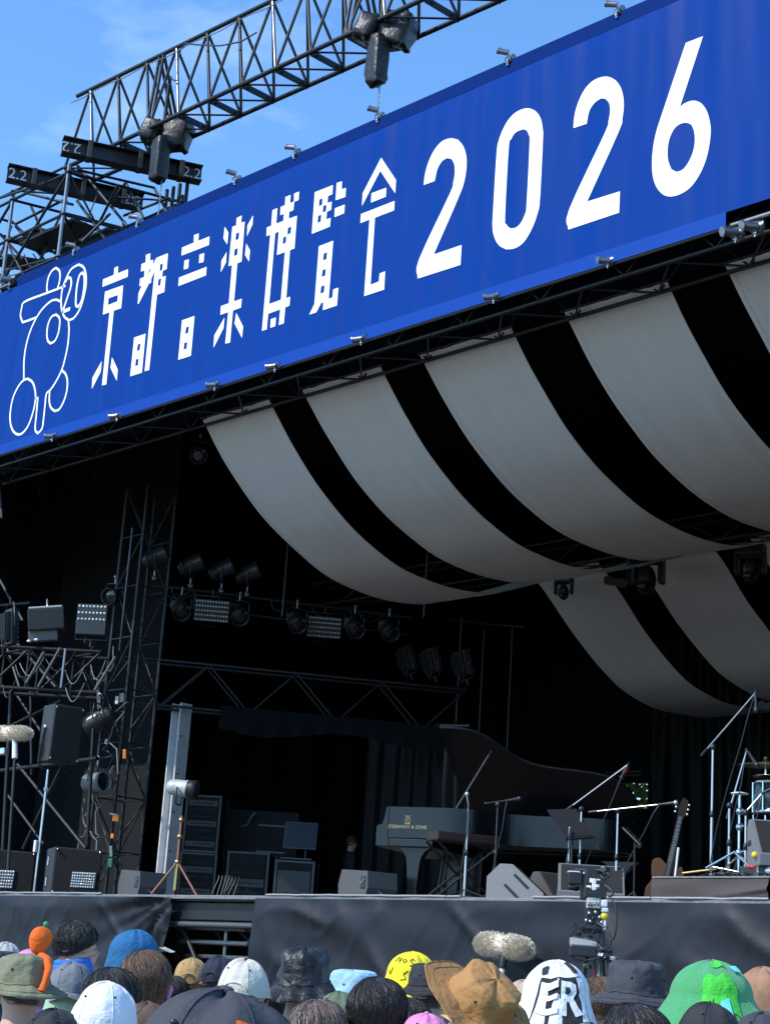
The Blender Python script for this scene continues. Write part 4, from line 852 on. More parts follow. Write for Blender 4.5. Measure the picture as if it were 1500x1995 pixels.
text_mesh('STEINWAY & SONS', .052, Tt, .0008, sx=1.0).build('gold_lettering', GOLD, r)
T2 = PT @ Matrix.Translation((.235, -.003, ZR-.135)) @ Matrix.Rotation(math.pi/2, 4, 'X'); m = MB()
for s in (-1, 1): m.path([T2 @ Vector((s*a*.9, b*.9, 0)) for a, b in ((.012, -.045), (.036, -.03), (.034, .0), (.018, .02), (.022, .04), (.036, .05))], .004, 5)
for s in (-.01, 0, .01): m.path([T2 @ Vector((s, -.03, 0)), T2 @ Vector((s, .045, 0))], .0025, 4)
m.path([T2 @ Vector((-.03, -.047, 0)), T2 @ Vector((.03, -.047, 0))], .005, 5); m.build('gold_emblem', GOLD, r)['kind'] = 'stuff'

# unidentified object built as a plain board on crossed legs before the piano
p0 = W(842, 1633, Y=13.25); p1 = W(962, 1637, Y=13.9); c = (p0+p1)/2; dd = (p1-p0); rz = math.atan2(dd.y, dd.x); L_ = Vector((dd.x, dd.y, 0)).length
r = thing('folding_table', 'dark red brown board on crossed legs in front of the piano', 'table', (c.x, c.y, DECK))
m = MB(); m.box(TR(c, 0, 0, rz), L_, .3, .09, .01); m.build('table_board', mat('red brown lacquer', (.035, .013, .011), .5, 0, .2, 6), r)
for s in (-1, 1):
    for y in (-.14, .14): rod('leg', TR(c, 0, 0, rz) @ Vector((s*.36, y, -.05)), Vector((0, 0, DECK-c.z+.01))+TR(c, 0, 0, rz) @ Vector((-s*.36, y, 0)), .014, BLACKST, r)
# ------------------------------------------------------------------ microphone stands
SILV = mat('satin chrome tube', (.6, .6, .61), .3, .9, .1, 30)
def micstand(px, pyb, pyt, Y_, label, boom=None, mic=True, m_=None, base='tripod', z0=DECK, r_=.011, ball=False, ring=None):
    a = W(px[0], pyb, Y=Y_); b = W(px[1], pyt, Y=Y_); m_ = m_ or SILV
    r = thing('microphone_stand', label, 'microphone stand', (b.x, b.y, z0), 'microphone stands')
    kz = lerp(z0, b.z, .5); rod('pole', (b.x, b.y, z0+.03), (b.x, b.y, kz), r_*1.25, m_, r); rod('pole', (b.x, b.y, kz), b, r_, m_, r)
    m = MB(); m.lathe([(0, -.03), (.02, -.03), (.022, 0), (.02, .03), (0, .03)], (b.x, b.y, kz), 10); m.build('clutch', BLKPL, r)
    if base == 'tripod':
        for k in range(3): an = R(35+120*k); rod('leg', (b.x, b.y, z0+.1), (b.x+.28*math.cos(an), b.y+.28*math.sin(an), z0+.012), .009, BLKPL, r)
    else:
        m = MB(); m.lathe([(0, 0), (.14, 0), (.14, .012), (.05, .03), (0, .035)], (b.x, b.y, z0), 20); m.build('round_base', BLKPL, r)
    tip = b; dr = Vector((0, -.3, .2))
    if boom:
        p, q = W(*boom[0], Y=Y_+boom[2]), W(*boom[1], Y=Y_+boom[3]); mid = lerp(p, q, .35); bm = rod('boom', p, q, .008, m_, r); tip = q; dr = (q-p)
        m = MB(); m.ell(b, .03, .03, .03, 12, 8); m.build('boom_clutch', BLKPL, r)
        cw = MB(); cw.tube(p, lerp(p, q, .12), .014); cw.build('counterweight', BLKPL, r)
    if mic:
        dv = (Vector(mic) if isinstance(mic, tuple) else dr).normalized(); m = MB(); m.tube(tip-dv*.02, tip+dv*.15, .011, .019); m.build('microphone', BLKPL, r)
        m = MB(); m.ell(tip+dv*.165, .026, .026, .026, 12, 8); m.build('mic_grille', ALU if ball else DIM, r)
        if ring: m = MB(); m.tube(tip+dv*.03, tip+dv*.1, .021, n=10); m.build('colour_ring', ring, r)
    m = MB(); pts = [tip]+[Vector((lerp(tip.x, b.x, t)+.03*math.sin(t*6), lerp(tip.y, b.y, t)-.03, lerp(tip.z, z0+.03, t**1.2))) for t in (.15, .35, .55, .75, .9, 1)]+[Vector((b.x+.35, b.y-.1, z0+.01))]; m.path(pts, .006, 5); m.build('cable', BLKPL, r)
    return r
micstand((905, 913), 1745, 1572, 13.05, 'chrome microphone stand in front of the piano rim curve', mic=(-.3, .2, .5), ball=True)
micstand((965, 970), 1745, 1568, 13.35, 'dark microphone stand right of the chrome one at the piano', boom=((945, 1566), (988, 1560), 0, .0), m_=DIM)
micstand((1129, 1133), 1745, 1577, 13.5, 'boom microphone stand with a red banded microphone', boom=((1102, 1580), (1224, 1490), 0, .2), mic=(-.5, .2, -.55), ring=RED)
micstand((1107, 1110), 1745, 1612, 13.3, 'short straight chrome stand beside the wide floor monitor', mic=False, m_=SILV)
micstand((1201, 1204), 1745, 1580, 13.5, 'boom stand with a pale ball microphone pointing right', boom=((1147, 1583), (1285, 1568), -.1, .1), ball=True)
# music stands
def music_stand(quad, Y_, label, pole):
    a = W(*pole, Y=Y_); r = thing('music_stand', label, 'music stand', (a.x, a.y, DECK)); vs = [W(*q, Y=Y_+dy) for q, dy in quad]; nn = (vs[1]-vs[0]).cross(vs[3]-vs[0]).normalized()*.012
    m = MB(); m.add([*vs, *[v+nn for v in vs]], [(0, 1, 2, 3), (7, 6, 5, 4), (0, 4, 5, 1), (1, 5, 6, 2), (2, 6, 7, 3), (3, 7, 4, 0)]); m.build('desk', BLKPL, r)
    m = MB(); e = (vs[1]-vs[0])*0; m.tube(vs[3]+nn*2, vs[2]+nn*2, .02); m.build('lip', BLKPL, r)
    cen = sum(vs, Vector())/4; rod('pole', (cen.x, cen.y+.04, DECK), cen+Vector((0, .03, 0)), .012, BLKPL, r)
    for k in range(3): an = R(80+120*k); rod('leg', (cen.x, cen.y+.04, DECK+.2), (cen.x+.24*math.cos(an), cen.y+.04+.24*math.sin(an), DECK+.01), .009, BLKPL, r)
music_stand((((1066, 1578), .0), ((1122, 1576), .25), ((1157, 1627), .2), ((1102, 1631), -.05)), 13.3, 'large black music stand leaning left of the boom microphone', (1120, 1640))
music_stand((((1213, 1612), .0), ((1222, 1612), .3), ((1252, 1644), .3), ((1248, 1646), .0)), 14.2, 'narrow black music stand seen edge on beside the curtain', (1232, 1650))
# ------------------------------------------------------------------ right: riser, drums, guitar, curtains
RB = mat('brown riser cloth', (.07, .05, .048), .8, 0, .2, 5, .2, 60)
ra = W(1268, 1752, Y=13.0); rb_ = W(1497, 1752, Y=13.0); rz_ = DECK+(1752-1704)*mpp(ra)*.98
r = thing('drum_riser', 'low drum riser with a brown cloth front at the right', 'riser', ((ra.x+rb_.x)/2, 13.0, DECK)); RX0, RX1 = ra.x, rb_.x+.0
def rf(u, v):
    x = lerp(RX0, RX1, u); z = lerp(DECK, rz_-.02, v); s = (x-RX0)/(RX1-RX0); f = v-.15-.75*(s-.45)
    return (x, 13.0-.012*noise.noise(Vector((x*2, z*9, 0)))-.05*math.exp(-(f*7)**2)*max(0, s-.4)-.03*math.exp(-((f+.3)*9)**2)*max(0, s-.55), z)
m = MB(); m.grid(rf, 90, 16); m.build('front_cloth', RB, r)
m = MB(); m.box(((RX0+RX1)/2+.9, 14.3, rz_-.02), RX1-RX0+1.8, 2.5, .04, .006); m.build('top_board', DECKM, r)
m = MB(); m.box(((RX0+RX1)/2, 13.03, rz_-.004), RX1-RX0, .04, .016, .003); m.build('pale_edge', EDGE, r)
m = MB(); m.box((RX0+.02, 14.3, (DECK+rz_)/2), .03, 2.4, rz_-DECK-.05); m.build('side_board', RB, r)
m = MB(); m.box((RX1+.5, 13.06, (DECK+rz_)/2), .95, .03, rz_-DECK-.03); m.build('front_board', RB, r)
# drum stands, cymbals, floor tom
def pos(px, py, Y_): return W(px, py, Y=Y_)
micstand((1386, 1389), 1690, 1456, 13.6, 'tall boom stand holding a microphone high over the drums', boom=((1366, 1473), (1472, 1350), 0, .0), mic=(.05, 0, -1), z0=rz_, r_=.012)
micstand((1428, 1421), 1700, 1570, 13.4, 'leaning boom stand with a slim microphone over the cymbals', boom=((1416, 1596), (1455, 1462), 0, .1), mic=(.6, .2, -.9), z0=rz_)
micstand((1452, 1453), 1700, 1584, 13.45, 'short boom stand in front of the grey drum monitor', boom=((1448, 1588), (1486, 1545), 0, .1), mic=(.5, .3, .3), z0=rz_)
r = thing('hi_hat_stand', 'chrome drum stand topped with a small white plate', 'drum stand', pos(1440, 1700, 13.5)); b = pos(1441, 1548, 13.5); b0 = Vector((b.x, b.y, rz_))
rod('pole', b0, b, .014, CHROME, r)
for z in (.33, .62, .8): m = MB(); m.lathe([(0, -.03), (.03, -.03), (.034, 0), (.03, .03), (0, .03)], lerp(b0, b, z), 10); m.tube(lerp(b0, b, z), lerp(b0, b, z)+Vector((.07, -.02, .01)), .008); m.build('clamp', CHROME, r)
for k in range(3): an = R(20+120*k); rod('leg', lerp(b0, b, .3), b0+Vector((.3*math.cos(an), .3*math.sin(an), .01)), .01, CHROME, r)
m = MB(); m.lathe([(0, .01), (.08, 0), (.082, .008), (0, .025)], b, 16); m.build('top_plate', WHITEP, r)
BRZ = mat('bronze cymbal', (.55, .45, .25), .22, .95, .15, 30, .1, 80)
def cymbal(px, py, Y_, rad, label, tilt, pole_px):
    c = pos(px, py, Y_); r = thing('cymbal_stand', label, 'cymbal', Vector((c.x, c.y, rz_)), 'cymbals'); T = TR(c, tilt[0], tilt[1], 0)
    m = MB(); m.lathe([(0, .03), (.03, .028), (.05, .012), (rad*.6, .002), (rad, -.012), (rad, -.015), (rad*.6, -.001), (.05, .008), (0, .02)], T, 36); m.build('cymbal', BRZ, r)
    rod('pole', (c.x, c.y, rz_), c+Vector((0, 0, .06)), .011, CHROME, r); m = MB(); m.lathe([(0, 0), (.02, 0), (.02, .04), (0, .04)], c+Vector((0, 0, .03)), 10); m.build('wing_nut', BLKPL, r)
    for k in range(3): an = R(60+120*k); rod('leg', (c.x, c.y, rz_+.3), (c.x+.25*math.cos(an), c.y+.25*math.sin(an), rz_+.01), .009, CHROME, r)
cymbal(1492, 1490, 13.8, .26, 'flat cymbal level with the riser microphones at right edge', (.03, .02), 0)
cymbal(1508, 1514, 13.7, .19, 'pair height cymbal below the flat one at right edge', (-.05, .04), 0)
# floor tom with a see-through shell reads as teal grey
TOM = mat('teal acrylic shell', (.025, .055, .065), .2, 0, .2, 6, coat=.5)
c = pos(1512, 1590, 13.9); r = thing('floor_tom', 'teal drum with chrome rods at the right edge', 'drum', Vector((c.x, c.y, rz_))); zt_ = pos(1512, 1528, 13.9).z; zb_ = pos(1512, 1586, 13.9).z
m = MB(); m.lathe([(0, zb_), (.2, zb_), (.2, zt_), (0, zt_)], (c.x, c.y, 0), 32); m.build('shell', TOM, r)
for z in (zb_, zt_): m = MB(); m.lathe([(.2, z-.015), (.212, z-.015), (.212, z+.015), (.2, z+.015)], (c.x, c.y, 0), 32); m.build('hoop', CHROME, r)
for k in range(8): an = k*math.pi/4; rod('tension_rod', (c.x+.215*math.cos(an), c.y+.215*math.sin(an), zb_), (c.x+.215*math.cos(an), c.y+.215*math.sin(an), zt_), .008, CHROME, r)
for k in range(3): an = R(200+120*k); rod('leg', (c.x+.21*math.cos(an), c.y+.21*math.sin(an), rz_), (c.x+.21*math.cos(an), c.y+.21*math.sin(an), zt_-.1), .009, CHROME, r)
c = pos(1500, 1695, 13.35); wedge(Vector((c.x, c.y+.2, rz_+.12)), .55, .5, .42, R(50), 'grey drum monitor raised on a block at the right edge', None, mat('grey drum monitor', (.16, .16, .165), .7, 0, .15, 50))
m = MB(); m.box((c.x, c.y+.2, rz_+.06), .6, .5, .115, .01); m.build('speaker_block', BLKPL, label='black block under the grey drum monitor', cat='block', loc=(c.x, c.y+.2, rz_))
# foot pedal and loose hardware on the riser
r = thing('drum_pedal', 'chrome foot pedal with a yellow felt beater among the drum stands', 'pedal', pos(1475, 1700, 13.2)); c = Vector((pos(1475, 1700, 13.2).x, 13.2, rz_))
m = MB(); m.box(TR(c+Vector((0, 0, .03)), .2, 0, .5), .09, .28, .015, .004); m.build('footboard', CHROME, r)
m = MB(); m.path([c+Vector((-.06, .1, 0)), c+Vector((-.06, .1, .17)), c+Vector((.06, .14, .17)), c+Vector((.06, .14, 0))], .012, 8); m.build('hoop_frame', ALU, r)
m = MB(); m.ell(c+Vector((.0, .08, .2)), .045, .04, .035); m.ell(c+Vector((-.06, .05, .21)), .03, .03, .03); m.build('beater', YEL, r)
m = MB(); m.ell(c+Vector((-.05, -.02, .1)), .05, .025, .018); m.build('spring_tag', RED, r)
m = MB(); m.ell(c+Vector((.17, -.02, .06)), .08, .05, .045); m.build('clamp_block', CHROME, r)
for i, (a, b) in enumerate((((1330, 1702), (1395, 1694)), ((1375, 1692), (1432, 1660)), ((1390, 1690), (1440, 1700)), ((1432, 1662), (1460, 1690)))):
    p, q = pos(*a, 13.3), pos(*b, 13.35); p.z = max(p.z, rz_+.012); q.z = max(q.z, rz_+.012)
    MB().tube(p, q, .011).build('loose_rod', CHROME if i else BRASS, label=('brass coloured rod lying on the riser edge', 'chrome leg slanting up from the riser', 'chrome rod lying flat among the pedals', 'chrome leg slanting down to the pedal')[i], cat='rod', loc=p)
for i in range(4):
    pts = [Vector((lerp(pos(1390, 1700, 13.2).x, pos(1490, 1700, 13.2).x, k/12), 13.12+.05*i+.05*math.sin(k*1.3+i), rz_+.012+.035*abs(math.sin(k*.9+i*2)))) for k in range(13)]
    MB().path(pts, .008, 5).build('drum_cable', BLKPL, label=('front', 'second', 'third', 'rearmost')[i]+' of four black cables looping over the riser', cat='cable', group='cables on the riser', loc=pts[0])
# guitar
G = 13.9; a = W(1303, 1690, Y=G); b = W(1329, 1575, Y=G); ax = (b-a).normalized(); r = thing('electric_guitar', 'brown bass guitar standing upright beside the riser microphones', 'guitar', Vector((a.x, a.y, rz_)))
sd = Vector((.75, .66, 0)); sd = (sd-ax*sd.dot(ax)).normalized(); nn = ax.cross(sd)
GT_ = Matrix(((sd.x, ax.x, nn.x, a.x), (sd.y, ax.y, nn.y, a.y), (sd.z, ax.z, nn.z, a.z), (0, 0, 0, 1))); bo = smooth_loop([(-.03, .02), (-.1, .06), (-.16, .02), (-.15, -.08), (-.13, -.16), (-.17, -.26), (-.14, -.38), (0, -.42), (.14, -.38), (.17, -.26), (.13, -.15), (.15, -.04), (.12, .03), (.03, .0)], True, 70, 4)
m = MB(); m.prism([[(p.x, p.y) for p in bo]], GT_, .045); m.build('body', WOODB, r)
Ln = (b-a).length*.83; m = MB(); m.prism([[(-.03, -.1), (.03, -.1), (.022, Ln), (-.022, Ln)]], GT_ @ Matrix.Translation((0, 0, -.02)), .025); m.build('neck', mat('dark fretboard', (.05, .045, .045), .45), r)
for k in range(18): y = Ln-(Ln+.1)*(1-.944**(k*1.3)); m = MB(); m.box(GT_ @ Matrix.Translation((0, y, -.022)), .05, .004, .004); m.build('fret', ALU, r)
m = MB(); m.prism([[(-.025, Ln), (.025, Ln), (.05, Ln+.06), (.04, Ln+.18), (-.01, Ln+.2), (-.04, Ln+.1)]], GT_ @ Matrix.Translation((0, 0, -.015)), .02); hd_ = m.build('headstock', mat('dark headstock', (.035, .02, .015), .4), r)
for k in range(3):
    for s in (-1, 1): m = MB(); m.ell(GT_ @ Vector((s*.058, Ln+.05+.045*k, -.01)), .014, .012, .014, 8, 6); m.build('tuner', ALU, hd_)
for s in (-.012, -.004, .004, .012): rod('string', GT_ @ Vector((s, -.3, -.03)), GT_ @ Vector((s, Ln+.02, -.028)), .0012, ALU, r)
p = W(1318, 1680, Y=13.7); rod_r = thing('guitar_stand', 'thin white stand leg right of the upright guitar', 'stand', Vector((p.x, p.y, rz_))); rod('leg', (p.x-.02, p.y, rz_), W(1322, 1652, Y=13.7), .012, WHITEP, rod_r); rod('leg', (p.x-.25, p.y+.2, rz_), W(1320, 1660, Y=13.8), .01, BLKPL, rod_r)
# curtains behind the band
SAT = mat('sheeny black drape', (.0035, .0035, .004), .5, 0, .2, 4, spec=.13)
x0, x1 = W(1262, 1600, Y=26.4).x, W(1560, 1600, Y=26.4).x
curtain('stage_curtain', 'pleated black curtain behind the guitar and drum stands', (x0, 26.4), (x1, 26.4), DECK, 8.4, .09, .42, 31, matl=SAT)
x0, x1 = W(705, 1600, Y=21).x, W(880, 1600, Y=21).x
curtain('stage_curtain', 'black curtain hanging left of the piano lid', (x0, 21), (x1, 21), DECK, W(800, 1415, Y=21).z, .06, .4, 33, matl=SAT)
x0, x1 = W(862, 1600, Y=17).x, W(945, 1600, Y=17).x
curtain('stage_curtain', 'wrinkled black cloth gathered behind the piano lid', (x0, 17), (x1, 17), DECK, W(905, 1450, Y=17).z, .09, .2, 35, matl=SAT, fan=3)
# rails seen in the leafy gap
for i, y in enumerate((1505, 1512)):
    a, b = W(1180, y+1, Y=26.6), W(1250, y-2, Y=26.6); MB().tube(a, b, .012 if i else .02).build('back_rail', ALU, label=('upper', 'lower')[i]+' pale rail crossing the dark above the leafy gap', cat='rail', loc=a)

# ------------------------------------------------------------------ sunlit trees beyond the back curtain
LEAF = mat('sunlit leaves', (.13, .17, .03), .6, 0, .3, 2, c2=(.30, .30, .06), trans=((.25, .3, .05), .25)); BARK = mat('bark', (.09, .065, .045), .9, 0, .3, 10, .5, 30)
def tree(loc, h, rad, label, seed):
    rr = random.Random(seed); loc = Vector(loc); r = thing('tree', label, 'tree', loc)
    m = MB(); m.path([loc, loc+Vector((.1, .05, h*.3)), loc+Vector((-.05, .1, h*.62))], [.18, .13, .06], 9)
    for k in range(7):
        an = rr.uniform(0, 6.28); z = h*rr.uniform(.25, .55); m.path([loc+Vector((0, 0, z)), loc+Vector((math.cos(an)*rad*.4, math.sin(an)*rad*.4, z+h*.12)), loc+Vector((math.cos(an)*rad*.75, math.sin(an)*rad*.75, z+h*.25))], [.07, .045, .02], 6)
    m.build('trunk', BARK, r); m = MB(); cl = [(Vector((rr.gauss(0, .42)*rad, rr.gauss(0, .42)*rad, h*rr.uniform(.15, .95)))) for _ in range(150)]
    for c in cl:
        for _ in range(90):
            p = loc+c+Vector((rr.gauss(0, .24), rr.gauss(0, .24), rr.gauss(0, .2))); s = rr.uniform(.07, .14); u = Vector((rr.gauss(0, 1), rr.gauss(0, 1), rr.gauss(0, 1))).normalized(); v = u.orthogonal().normalized()
            m.add([p-u*s, p+v*s*.45, p+u*s, p-v*s*.45], [(0, 1, 2, 3)])
    m.build('crown', LEAF, r)
q = W(1235, 1552, Y=31); tree((q.x, q.y, 0), 9.5, 2.3, 'sunlit tree showing in the gap behind the piano tail', 3)
q = W(632, 1560, Y=31); tree((q.x, q.y, 0), 9.5, 2.3, 'sunlit tree showing through the narrow slit left of the piano', 4)

# ------------------------------------------------------------------ fur microphones and broadcast camera in the pit
FUR = mat('cream fur', (.8, .7, .55), .9, 0, .2, 20, .6, 60, sheen=.4)
def fur_mic(a, b, rad, label, seed, pole_to):
    a, b = Vector(a), Vector(b); c = (a+b)/2; ax = (b-a).normalized(); L_ = (b-a).length; r = thing('fur_microphone', label, 'microphone', Vector((c.x, c.y, pole_to)), 'fur covered microphones'); T = align(c, ax); rr = random.Random(seed)
    def f(v):
        q = Vector((v.x, v.y, math.copysign(abs(v.z)**.5, v.z))); k = 1+.12*noise.noise(q*4+Vector((seed, 0, 0)))+.08*noise.noise(q*11); return Vector((q.x*rad*k, q.y*rad*k, q.z*L_/2))
    m = MB(); m.ell(T, 1, 1, 1, 30, 24, f); w = m.build('windshield', FUR, r)
    m = MB(); Lb = .16*rad/.09
    for _ in range(6500):
        v = Vector((rr.gauss(0, 1), rr.gauss(0, 1), rr.gauss(0, 1))).normalized(); sgn = Vector((v.x, v.y, math.copysign(abs(v.z)**.5, v.z))); p = T @ Vector((sgn.x*rad, sgn.y*rad, sgn.z*L_/2)); n0 = (T.to_3x3() @ Vector((v.x, v.y, v.z*rad/L_))).normalized()
        d = (n0+Vector((rr.gauss(0, .5), rr.gauss(0, .5), rr.gauss(0, .5)-.3))).normalized(); s = n0.cross(d); s = s.normalized()*.0018 if s.length > 1e-3 else Vector((.0018, 0, 0)); ln = rad*rr.uniform(.2, .55)
        m.add([p-s-n0*.01, p+s-n0*.01, p+d*ln*.6+n0*.005, p+d*ln-Vector((0, 0, ln*.25))], [(0, 1, 2), (1, 3, 2)])
    m.build('fur', FUR, w, kind='stuff'); return r, c
pa_, pb_ = W(930, 1836, Y=12.42), W(1034, 1850, Y=12.52)
r, c = fur_mic(pa_, pb_, .092, 'cream fur microphone on a pale pole before the stage skirt', 1, 0)
s0 = W(981, 1866, Y=12.46); rod('pole', (s0.x-.05, s0.y, 0), (s0.x-.01, s0.y, s0.z-.1), .026, WHITEP, r); m = MB(); m.path([s0+Vector((-.01, 0, -.1)), s0+Vector((0, 0, 0)), (c.x, c.y, c.z-.08)], [.03, .036, .024], 10); m.build('shock_mount', BLKPL, r)
pa_, pb_ = W(-22, 1428, Y=12.7), W(60, 1429, Y=12.85)
r, c = fur_mic(pa_, pb_, .085, 'cream fur microphone at the left edge beside the loudspeaker', 2, DECK)
s0 = W(29, 1450, Y=12.8); m = MB(); m.path([(c.x+.1, c.y, c.z-.06), s0, W(29, 1478, Y=12.8)], [.02, .036, .04], 10); m.build('grip', WHITEP, r); rod('pole', (s0.x, s0.y+.15, DECK), W(29, 1478, Y=12.85), .02, DIM, r)
m = MB(); m.box(W(8, 1465, Y=12.8), .12, .1, .1, .02); m.build('cable_box', ALU, r)

CY = 10.6
def cp(px, py, dy=0): return W(px, py, Y=CY+dy)
base = cp(1155, 1995); mp_ = mpp(cp(1150, 1800))
r = thing('broadcast_camera', 'broadcast camera with screens and cables on a tripod in the pit', 'camera', Vector((base.x, base.y, 0))); cz = R(47)
def cbox(px, py, wpx, hpx, dm, name, m_, dy=0, bev=.008, tilt=0): m = MB(); m.box(TR(cp(px, py, dy), tilt, 0, cz), wpx*mp_, dm, hpx*mp_, bev); return m.build(name, m_, r)
cbox(1156, 1722, 42, 62, .32, 'body', BLKPL, .1)
cbox(1120, 1712, 27, 24, .1, 'viewfinder', BLKPL); cbox(1120, 1700, 28, 3, .1, 'viewfinder_top', WHITEP)
m = MB(); T = align(cp(1118, 1727), Vector((-.1, -.2, -1))); m.lathe([(0, 0), (.05, 0), (.04, .025), (.036, .03)], T, 16); m.build('eyepiece', BLKPL, r)
rod('top_handle', cp(1122, 1696), cp(1184, 1697), .016, BLKPL, r); rod('handle_bar', cp(1138, 1702), cp(1154, 1702), .016, ALU, r)
m = MB(); T = align(cp(1178, 1696), Vector((.3, -.9, .1))); m.lathe([(0, -.03), (.03, -.03), (.03, .03), (.024, .035), (0, .03)], T, 14); m.build('top_light', BLKPL, r)
for i, (x, y, w, h, m_) in enumerate(((1157, 1724, 7, 22, WHITEP), (1151, 1716, 4, 8, WHITEP), (1147, 1728, 8, 4, WHITEP), (1164, 1727, 6, 5, WHITEP), (1166, 1715, 6, 3, WHITEP), (1156, 1740, 20, 5, DIM), (1156, 1731, 16, 3, ALU))): cbox(x, y, w, h, .03, 'switch_cap', m_, -.12, .003)
cbox(1156, 1761, 26, 20, .1, 'control_panel', GTOP, -.05)
for k in range(4):
    for j in range(2): cbox(1147+k*6, 1757+j*7, 3.2, 3.2, .02, 'button', BLKPL if j else WHITEP, -.12, .001)
cbox(1177, 1761, 11, 13, .06, 'white_box', WHITEP, -.06); cbox(1178, 1774, 12, 8, .06, 'white_box', WHITEP, -.06)
m = MB(); m.ell(cp(1178, 1786, -.06), .03, .03, .03); m.build('yellow_plug', YEL, r); rod('plug_lead', cp(1178, 1790, -.06), cp(1179, 1812, -.06), .011, WHITEP, r)
cbox(1155, 1787, 30, 34, .22, 'head_block', BLKPL, .02, .015)
for x, y, m_ in ((1148, 1780, ALU), (1160, 1778, ALU), (1155, 1790, DIM), (1168, 1788, ALU), (1142, 1794, ALU), (1165, 1798, DIM), (1150, 1796, ALU), (1172, 1798, ALU), (1145, 1783, DIM)): m = MB(); m.ell(cp(x, y, -.1), .011, .011, .014, 10, 6); m.build('connector', m_, r)
cbox(1152, 1811, 34, 16, .3, 'tripod_head', BLKPL, .02, .03)
m = MB(); T = TR(cp(1136, 1839, -.1), R(25), 0, cz); m.box(T, 50*mp_, .14, .04, .004); m.build('hood_top', mat('grey sun hood', (.3, .3, .3), .7, 0, .1, 40), r)
cbox(1135, 1855, 50, 19, .12, 'monitor', BLKPL, -.12)
m = MB(); m.tube(cp(1138, 1866), cp(1150, 1830), .02); m.build('monitor_arm', BLKPL, r)
for p in ([(1143, 1803), (1126, 1808), (1112, 1822), (1109, 1836), (1112, 1846)], [(1165, 1800), (1182, 1812), (1190, 1830), (1186, 1846), (1174, 1850), (1165, 1840)], [(1190, 1750), (1200, 1770), (1201, 1800), (1198, 1822), (1192, 1832), (1186, 1826), (1182, 1805)], [(1174, 1705), (1184, 1702), (1186, 1708), (1176, 1712), (1170, 1706)], [(1163, 1800), (1155, 1818), (1142, 1824)], [(1178, 1725), (1190, 1734), (1194, 1744), (1186, 1748)], [(1110, 1862), (1125, 1872), (1155, 1870), (1175, 1864)]):
    m = MB(); q = [Vector((a.x, a.y)) for a in smooth_loop(p, False, 179, 4)]; m.path([cp(a.x, a.y, -.14) for a in q], .0075, 6); m.build('cable', BLKPL if p[0][0] > 1170 else DIM, r)
for i, (x0_, y0_, x1_, y1_, rr_, m_) in enumerate(((1172, 1815, 1176, 1995, .02, BLKPL), (1184, 1850, 1190, 1995, .03, BLKPL), (1196, 1868, 1198, 1900, .028, BLKPL), (1196, 1895, 1200, 1995, .016, GALV), (1172, 1870, 1168, 1900, .014, GALV), (1168, 1898, 1169, 1925, .022, mat('ivory tape', (.6, .55, .42), .6)), (1150, 1825, 1120, 1995, .02, BLKPL), (1158, 1870, 1159, 1892, .008, BLKPL), (1158, 1890, 1158, 1903, .013, RED))): rod('tripod_tube', cp(x0_, y0_), cp(x1_, y1_), rr_, m_, r)
for an in (30, 150, 270): rod('tripod_leg', (base.x+.02, base.y, 1.0), (base.x+.5*math.cos(R(an)), base.y+.5*math.sin(R(an)), .01), .025, BLKPL, r)
for x, y in ((1170, 1852), (1180, 1850), (1186, 1853), (1171, 1862), (1178, 1866), (1195, 1868), (1120, 1806), (1134, 1810), (1126, 1820), (1141, 1880), (1146, 1884)): m = MB(); m.box(TR(cp(x, y, -.1), rnd.random(), rnd.random(), 0), .045, .03, .03, .006); m.build('lever', ALU if x % 2 else DIM, r)
